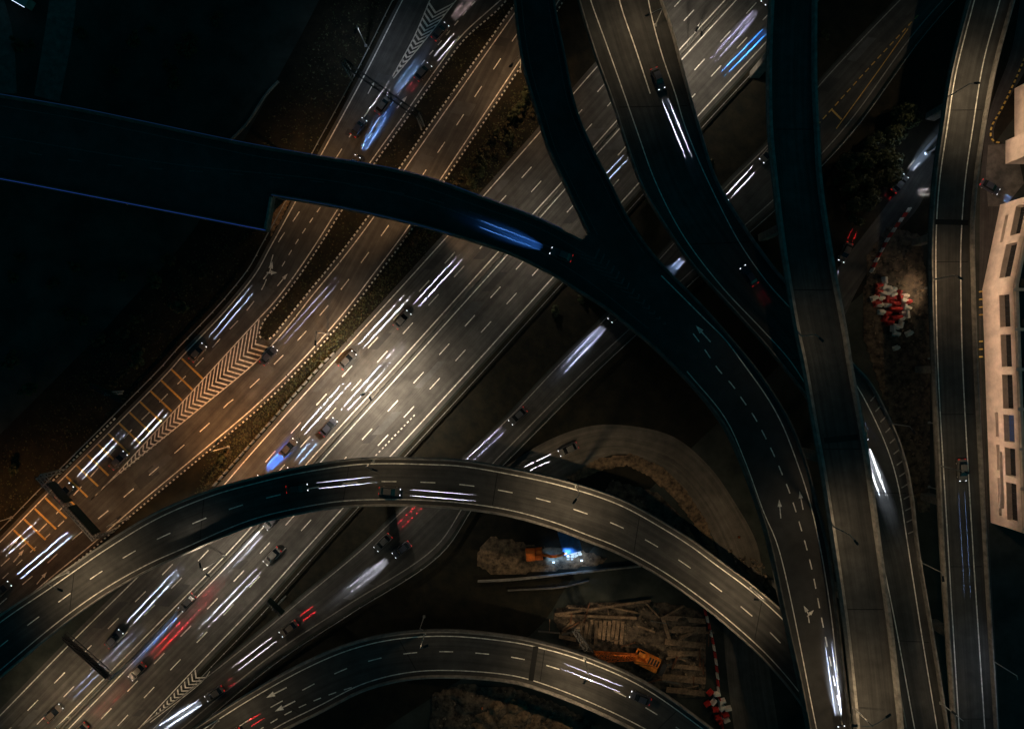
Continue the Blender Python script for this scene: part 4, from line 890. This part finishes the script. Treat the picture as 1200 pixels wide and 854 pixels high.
# red and white plastic barriers
def pb_mesh(m):
    mb = MB(); mb.box(-.95, .95, -.5, .5, 0, .22, top=.92); mb.box(-.9, .9, -.34, .34, .22, .95, top=.62, topx=.96)
    return mb.build('plastic_barrier', m, bevel=.03)
pbs = [pb_mesh(M['red_plastic']), pb_mesh(M['white_plastic'])]; pbu = [False, False]
def plastic(px, c, ang, label, group, z=0.0, s=1.0, sy=1.0):
    o = pbs[c] if not pbu[c] else pbs[c].copy()
    if pbu[c]: C.objects.link(o)
    pbu[c] = True; o.location = W(*px, 0) + Vector((0, 0, z)); o.rotation_euler = (0, 0, ang); o.scale = (s, s * sy, 1.0); tag(o, label, 'barrier', group)
CN = ('red', 'white')
for x, y, c in ((1035, 329, 1), (1028, 335, 0), (1027, 342, 0), (1026, 349, 0), (1025, 356, 0), (1033, 337, 1), (1039, 338, 1), (1044, 340, 1), (1032, 344, 1), (1038, 344, 1), (1044, 346, 1), (1030, 350, 1), (1036, 351, 0), (1042, 350, 0), (1046, 347, 0), (1051, 344, 0), (1053, 350, 0), (1022, 350, 1), (1028, 357, 1), (1037, 358, 1), (1043, 355, 0), (1044, 362, 0), (1049, 356, 0), (1050, 363, 0), (1030, 366, 1), (1038, 367, 0), (1035, 374, 0), (1040, 378, 0), (1046, 373, 0), (1051, 372, 0), (1059, 347, 1), (1056, 353, 1), (1057, 360, 1), (1056, 367, 1), (1054, 374, 1), (1053, 381, 1), (1048, 383, 1), (1044, 385, 1), (1048, 391, 1), (1061, 354, 0), (1061, 361, 1), (1060, 369, 1), (1062, 391, 1), (1047, 408, 1)):
    lab = f'{CN[c]} plastic barrier in the big heap beside the ramp near the building'
    plastic((x, y), c, rnd.uniform(-.35, .35) + (1.4 if rnd.random() < .3 else .1), lab, f'{CN[c]} barriers of the big heap', .45 + rnd.uniform(-.1, .35), rnd.uniform(.7, .9), 1.5)
for i in range(13):
    t = i / 12; plastic((1063 - 42 * t - 4 * math.sin(t * 3), 247 + 70 * t), 1 - i % 2, R(58), f'{CN[1 - i % 2]} plastic barrier in the diagonal row beside the side street', f'{CN[1 - i % 2]} barriers of the diagonal row', .3, .6)
for i in range(18):
    t = i / 17; plastic((826 + 24 * t + 3 * math.sin(t * 5), 716 + 140 * t), i % 2, R(-80), f'{CN[i % 2]} plastic barrier in the long line along the dirt track', f'{CN[i % 2]} barriers of the long line', .2, .72, .8)
for x, y, c in ((839, 811, 1), (835, 820, 1), (845, 819, 1), (845, 827, 1), (850, 841, 1), (828, 822, 0), (831, 809, 0), (837, 829, 0), (840, 838, 0), (849, 835, 0), (843, 842, 0), (852, 828, 1)):
    plastic((x, y), c, rnd.uniform(0, 1.2), f'{CN[c]} plastic barrier in the small heap at the bottom of the construction site', f'{CN[c]} barriers of the small heap', .4 + rnd.uniform(0, .2), .78, 1.5)

# crawler crane with lattice boom
cr_o = empty('crawler_crane', W(752, 767, 0), math.atan2(-16, 33), 'orange crawler crane with a lattice boom lying towards the lower arched ramp', 'crane')
for s in (-1, 1):
    mb = MB(); mb.box(-3.4, 3.4, s * 1.5 - .4, s * 1.5 + .4, .45, 1.35, top=.9); mb.build('crawler_track', M['rubber'], cr_o, bevel=.12)
mb = MB(); mb.box(-2.0, 3.8, -1.5, 1.5, 1.5, 1.75); mb.box(-1.9, 3.6, -1.45, -.5, 1.75, 3.0, top=.94); mb.box(.6, 3.6, -.4, 1.4, 1.75, 2.7, top=.94); mb.build('body', M['yellow'], cr_o, bevel=.05)
mb = MB(); mb.box(3.8, 4.9, -1.4, 1.4, 1.5, 3.2, top=.95); mb.build('counterweight', M['steel_dark'], cr_o, bevel=.06)
mb = MB(); mb.box(-1.9, -.2, .55, 1.5, 1.76, 3.3, top=.86); cab = mb.build('cab', M['yellow'], cr_o, bevel=.05)
mb = MB(); mb.box(-1.93, -1.2, .62, 1.43, 2.3, 3.1); mb.box(-1.65, -.45, 1.44, 1.54, 2.4, 3.05); mb.build('window', M['glass_dark'], cab)
for k in range(4): mb = MB(); mb.box(.9 + k * .65, 1.25 + k * .65, -.2, 1.2, 2.7, 2.78); mb.build('engine_vent', M['steel_dark'], cr_o)
def lattice(mb, a, b, w0, w1, n, t):
    a, b = Vector(a), Vector(b); d = (b - a).normalized(); sx = Vector((0, 0, 1)).cross(d).normalized(); sz = d.cross(sx)
    co = lambda f, i: a.lerp(b, f) + (sx * (1 if i in (1, 2) else -1) + sz * (1 if i > 1 else -1)) * (w0 + (w1 - w0) * f) / 2
    for i in range(4): mb.bar(co(0, i), co(1, i), t)
    for k in range(n):
        f0, f1 = k / n, (k + 1) / n
        for i in range(4): mb.bar(co(f0, i), co(f1, (i + 1) % 4), t * .8); mb.bar(co(f0, i), co(f0, (i + 1) % 4), t * .8)
boom_a, boom_b, boom_c = Vector((-1.9, -.3, 2.4)), Vector((-11.0, -3.6, 4.5)), Vector((-18.5, 1.5, 9.2))
mb = MB(); lattice(mb, boom_a, boom_b, 1.0, 1.7, 8, .16); mb.build('boom', M['orange'], cr_o)
mb = MB(); lattice(mb, boom_b, boom_c, 1.5, .7, 10, .11); mb.build('boom_tip', M['steel_dark'], cr_o)
mb = MB(); mb.bar(boom_b + Vector((0, 0, .7)), (3.0, 0, 3.1), .06); mb.bar(boom_b + Vector((.3, .4, .7)), (3.0, .6, 3.1), .06); mb.build('stay_cables', M['steel_dark'], cr_o)
# excavator
ex = empty('excavator', W(628, 646, 0), R(4), 'orange excavator with its arm stretched over the blue-lit ground', 'excavator')
for s in (-1, 1):
    mb = MB(); mb.box(-2.1, 2.1, s * 1.15 - .3, s * 1.15 + .3, .8, 1.5, top=.86); mb.build('crawler_track', M['rubber'], ex, bevel=.1)
mb = MB(); mb.box(-2.3, 1.4, -1.35, 1.35, 1.6, 2.0); mb.box(-2.3, -.2, -1.3, 1.3, 2.0, 2.9, top=.92); mb.box(-.2, 1.3, -1.3, -.1, 2.0, 2.5, top=.92); mb.build('body', M['orange'], ex, bevel=.06)
mb = MB(); mb.box(-.1, 1.35, .25, 1.3, 2.0, 3.5, top=.86); cb = mb.build('cab', M['orange'], ex, bevel=.05); mb = MB(); mb.box(.1, 1.38, .32, 1.24, 2.5, 3.3, top=.9); mb.build('window', M['glass_dark'], cb)
mb = MB(); mb.bar((1.2, -.1, 2.2), (3.4, -.1, 4.6), .45, .6); mb.bar((3.4, -.1, 4.6), (5.6, -.1, 3.6), .4, .5); mb.build('boom', M['orange'], ex, bevel=.03)
mb = MB(); mb.bar((5.5, -.1, 3.7), (7.0, -.1, 1.6), .32, .42); mb.build('stick', M['orange'], ex, bevel=.03)
mb = MB(); mb.box(6.5, 7.5, -.6, .5, .9, 1.6, top=.8); mb.build('bucket', M['steel_dark'], ex, bevel=.05)
# tarpaulin shelter and work lights
tp = MB(); n = 10
for i in range(n):
    for j in range(n):
        f = lambda a, b: Vector(((a / n - .5) * 4.2, (b / n - .5) * 5.2, 1.9 - .55 * abs(b / n - .5) + .08 * math.sin(a * 1.7 + b)))
        tp.face([f(i, j), f(i + 1, j), f(i + 1, j + 1), f(i, j + 1)])
sh_o = empty('shelter', W(667, 632, .8), R(15), 'blue tarpaulin shelter lit by work lights beside the excavator', 'shelter'); tp.build('tarpaulin', M['cloth_blue'], sh_o, smooth=True)
mb = MB()
for x in (-1.9, 1.9):
    for y in (-2.4, 2.4): mb.tube([(x, y, -.8), (x, y, 1.6)], .04, 6)
mb.build('frame', M['steel'], sh_o)
def work_light(px, zh, aim, power, col, label):
    o = empty('work_light', W(*px, .5), 0, label, 'work light', 'work lights on the construction site'); mb = MB(); mb.tube([(0, 0, -.5), (0, 0, zh)], .05, 6)
    for k in range(3): a = k * 2.1; mb.bar((0, 0, .5), (math.cos(a) * .7, math.sin(a) * .7, -.4), .05)
    mb.build('tripod', M['steel_dark'], o); mb = MB(); mb.box(-.3, .3, -.2, .2, zh, zh + .3); hd = mb.build('lamp_head', M['steel'], o); up_ = .305 if col[2] > .9 else -.03
    mb = MB(); mb.box(-.24, .24, -.15, .15, zh + up_, zh + up_ + .025); mb.build('lens', M['lens_cool' if col[2] > .9 else 'lens_on'], hd)
    spot('lamp_light', o, (0, 0, zh - .1), aim, R(150), .6, power, col, .15)
work_light((664, 646), 3.2, (0, -.25, -1), 1300, (.25, .5, 1), 'work light on a tripod closest to the blue shelter')
work_light((680, 652), 2.6, (-.2, 0, -1), 500, (.55, .75, 1), 'work light on a tripod right of the blue shelter')
work_light((648, 655), 2.0, (.2, 0, -1), 500, (.2, .5, 1), 'work light on a tripod in front of the excavator bucket')
work_light((1072, 340), 4.0, (-.7, 0, -1), 1500, (1, .72, .45), 'added warm lamp on a tripod lighting the big heap of red and white barriers')  # extra lamp added to brighten the barrier heap
# pallets of white bags under the lights
for k, (px, lab) in enumerate((((668, 652), 'white bag pile on the blue-lit ground below the shelter'), ((676, 647), 'small white bag pile right of the shelter'))):
    o = empty('bag_pile', W(*px, .4), .4 * k, lab, 'bags')
    for i in range(6):
        mb = MB(); mb.box(-.45, .45, -.28, .28, 0, .25, top=.75); q = mb.build('bag', M['white_plastic'], o, bevel=.06); q.location = ((i % 2) * .95 - .45, (i // 2) * .6 - .6, 0); q.rotation_euler = (0, 0, rnd.uniform(-.2, .2))
# traffic cone, portable posts
for px, lab in (((565, 829), 'orange traffic cone on the rubble below the lower arched ramp'), ((866, 629), 'orange traffic cone where the dirt track narrows')):
    o = empty('traffic_cone', W(*px, 1.0 if px[1] > 700 else 0), 0, lab, 'traffic cone'); mb = MB(); mb.tube([(0, 0, .05), (0, 0, .8)], [.22, .04], 10); mb.build('cone', M['orange'], o); mb = MB(); mb.box(-.3, .3, -.3, .3, 0, .06); mb.build('base', M['rubber'], o)

# ------------------------------------------------------------------ building on the right
bo = empty('long_building', W(1151, 338, 0), 0, 'long beige two-storey building with rows of tall dark window bays at the right edge', 'building')
off = -Vector(bo.location)
HB_ = 9.4
def bpart(mb, nm, m, parent=bo, bevel=0.0):
    o = mb.build(nm, m, parent, bevel=bevel); o.location = off if parent is bo else (0, 0, 0); return o
def facade(pA, pB, wins, Ht=HB_, depth=1.2):
    """wall from pA to pB (ground points) with real openings: wins = (s0, s1, z0, z1, material)"""
    d = (pB - pA); L = d.length; d.normalize(); n = Vector((d.y, -d.x, 0))
    if n.x > 0: n = -n
    mb = MB(); ss = sorted({0, L} | {w[0] for w in wins} | {w[1] for w in wins}); zs = sorted({0, Ht} | {w[2] for w in wins} | {w[3] for w in wins})
    pt = lambda s, z, k=0.0: pA + d * s + n * k + Vector((0, 0, z))
    for s0, s1 in zip(ss, ss[1:]):
        for z0, z1 in zip(zs, zs[1:]):
            if any(w[0] <= s0 + 1e-4 and w[1] >= s1 - 1e-4 and w[2] <= z0 + 1e-4 and w[3] >= z1 - 1e-4 for w in wins): continue
            mb.face([pt(s0, z0), pt(s1, z0), pt(s1, z1), pt(s0, z1)])
    for w in wins:
        c = [(w[0], w[2]), (w[1], w[2]), (w[1], w[3]), (w[0], w[3])]
        for a, b in zip(c, c[1:] + c[:1]): mb.face([pt(*a), pt(*b), pt(*b, -depth), pt(*a, -depth)])
    bpart(mb, 'wall', M['wall'])
    for w in wins:
        wm = MB(); wm.face([pt(w[0], w[2], -depth + .02), pt(w[1], w[2], -depth + .02), pt(w[1], w[3], -depth + .02), pt(w[0], w[3], -depth + .02)]); wo = bpart(wm, 'window', M[w[4]])
        fm = MB(); k = max(2, int((w[1] - w[0]) / 1.1))
        for i in range(k + 1):
            s = w[0] + .05 + (w[1] - w[0] - .1) * i / k; fm.bar(pt(s, w[2], -depth + .08), pt(s, w[3], -depth + .08), .07)
        fm.bar(pt(w[0], (w[2] + w[3]) / 2, -depth + .08), pt(w[1], (w[2] + w[3]) / 2, -depth + .08), .06); bpart(fm, 'window_frame', M['steel_dark'], wo)
    return d, n, pt, L
A0, A1, A2 = W(1172, 240, 0), W(1151, 340, 0), W(1161, 612, 0)
L2 = (A2 - A1).length; wins = []
def ybay(y0, y1, z0, z1, m): k = (H - (z0 + z1) / 2) / H; s0 = (y0 - 427) * k; s1 = (y1 - 427) * k; wins.append((max((s0 + 427 - 340) / S0, .3), min((s1 + 427 - 340) / S0, L2 - .3), z0, z1, m))
for y0, y1, m in ((345, 383, 'glass_dark'), (392, 430, 'glass_dark'), (439, 479, 'glass_dark'), (486, 518, 'window_blue'), (525, 558, 'glass_dark'), (566, 611, 'glass_dark')): ybay(y0, y1, 5.1, 8.1, m)
for y0, y1 in ((483, 512), (521, 551), (560, 604)): ybay(y0, y1, 2.6, 3.5, 'glass_dark')
wins2 = list(wins); d, n, pt, L = facade(A1, A2, wins2)
wins = []; LA = (A1 - A0).length
facade(A0, A1, [(1.6, 8.0, 5.2, 8.1, 'glass_dark'), (9.8, 17.2, 4.6, 7.9, 'glass_dark'), (3.0, 9.0, 2.5, 3.4, 'glass_dark')])
out = Vector((30, 0, 0))
E0, E1 = A2 + out, A0 + out
mb = MB()
for p, q in ((A2, E0), (E0, E1), (E1, A0)): mb.face([p, q, q + Vector((0, 0, HB_)), p + Vector((0, 0, HB_))])
bpart(mb, 'wall', M['wall'])
mb = MB(); mb.face([p + Vector((0, 0, HB_ - .2)) for p in (A0, A1, A2, E0, E1)]); bpart(mb, 'roof', M['roof'])
for p, q in ((A0, A1), (A1, A2)):
    mb = MB(); wall_along(mb, [p + Vector((.35, 0, HB_)), p.lerp(q, .5) + Vector((.35, 0, HB_)), q + Vector((.35, 0, HB_))], .6, .002, .55); bpart(mb, 'roof_parapet', M['wall_trim'])
for i in range(7):
    s = 1.0 + i * (L2 - 2.0) / 6; q = A1.lerp(A2, s / L2); mb = MB(); mb.box(q.x - .8, q.x + 3.4, q.y - .3, q.y + .3, HB_ + .56, HB_ + .95); bpart(mb, 'roof_beam', M['wall_trim'])
mb = MB()
for i in range(7):
    s = 1.0 + i * (L2 - 2.0) / 6; q = A1.lerp(A2, s / L2); mb.box(q.x + 1.2, q.x + 2.4, q.y + .8, q.y + 2.2, HB_ - .2, HB_ + .9)
o = bpart(mb, 'roof_units', M['roof']); o['kind'] = 'stuff'
mb = MB(); q = W(1160, 590, 0); mb.box(q.x - .9, q.x - .02, q.y - .1, q.y + 12, 4.15, 4.35); bpart(mb, 'ledge', M['wall_trim'])
# entrance wing to the north with striped louvres
wo = empty('entrance_wing', W(1186, 165, 0), 0, 'pale entrance wing with black and white louvre bands above the long building', 'building')
wb = Vector(wo.location); q0, q1 = W(1180, 160, 0) - wb, W(1192, 105, 0) - wb
mb = MB(); mb.box(-1.5, 18, -5.2, 0, 0, 8.0); mb.box(.5, 18, 0, 11.5, 0, 7.0); mb.build('wall', M['wall'], wo, bevel=.04)
for k in range(4): mb = MB(); mb.box(-1.62, 3.0, -4.9 + k * 1.25, -4.35 + k * 1.25, 8.01, 8.12); mb.build('louvre', M['steel_dark'], wo)
mb = MB(); mb.box(.4, .52, 1.5, 10, 3.0, 6.3); mb.build('window', M['glass_dark'], wo)
# forecourt paving
mb = MB(); polyfill(mb, P([(1158, 170), (1190, 168), (1200, 215), (1178, 242), (1158, 242), (1155, 210)]), -.005); mb.build('forecourt', M['concrete_dark'], kind='structure')
for i, y in enumerate((342, 351, 360, 369, 400, 409, 418)):
    o = empty('bollard', W(1148, y, 0), 0, 'short pale bollard in the line along the foot of the beige building', 'bollard', 'bollards at the building'); mb = MB(); mb.tube([(0, 0, -.02), (0, 0, .9)], .16, 8); mb.build('post', M['kerb_yellow'], o)
# small blue-lit kiosk at the top left corner
ko = empty('kiosk', W(30, 3, 0), R(-30), 'small blue-lit kiosk roof at the top left corner', 'kiosk'); mb = MB(); mb.box(-2.2, 2.2, -1.0, 1.0, 0, 2.4); mb.build('wall', M['concrete'], ko, bevel=.03)
mb = MB(); mb.box(-2.5, 2.5, -1.3, 1.3, 2.41, 2.6); mb.build('roof', M['steel'], ko, bevel=.03)
mb = MB(); mb.box(-2.5, 2.5, -1.36, -1.31, 2.42, 2.6); mb.build('glow_strip', M['lens_cool'], ko)

# ------------------------------------------------------------------ sky, moon, camera
w = bpy.data.worlds.new('World'); bpy.context.scene.world = w; w.use_nodes = True; nt = w.node_tree
bg = nt.nodes['Background']; sky = nt.nodes.new('ShaderNodeTexSky'); sky.sky_type = 'NISHITA'; sky.sun_disc = False; sky.sun_elevation = R(35); sky.sun_rotation = R(120)
mu = nt.nodes.new('ShaderNodeMix'); mu.data_type = 'RGBA'; mu.blend_type = 'MULTIPLY'; mu.inputs[0].default_value = 1.0; mu.inputs[7].default_value = (.05, .68, .66, 1)
nt.links.new(sky.outputs[0], mu.inputs[6]); nt.links.new(mu.outputs[2], bg.inputs['Color']); bg.inputs['Strength'].default_value = .019
sl = bpy.data.lights.new('moon', 'SUN'); sl.energy = .01; sl.angle = R(.5); sl.color = (.6, .8, 1); so = bpy.data.objects.new('moon', sl); link(so); so.rotation_euler = (R(55), 0, R(-30))
cam = bpy.data.cameras.new('camera'); cam.sensor_width = 36; cam.lens = 36 * H / (1200 / S0); cam.clip_end = 2000; co = bpy.data.objects.new('camera', cam); link(co); co.location = (0, 0, H); co.rotation_euler = (0, 0, 0)
sc = bpy.context.scene; sc.camera = co
sc.view_settings.view_transform = 'Standard'; sc.view_settings.look = 'None'; sc.view_settings.exposure = 0; sc.view_settings.gamma = 1
sc.cycles.use_denoising = True; sc.cycles.use_light_tree = True; sc.cycles.use_adaptive_sampling = False; sc.cycles.max_bounces = 4; sc.cycles.sample_clamp_indirect = 4
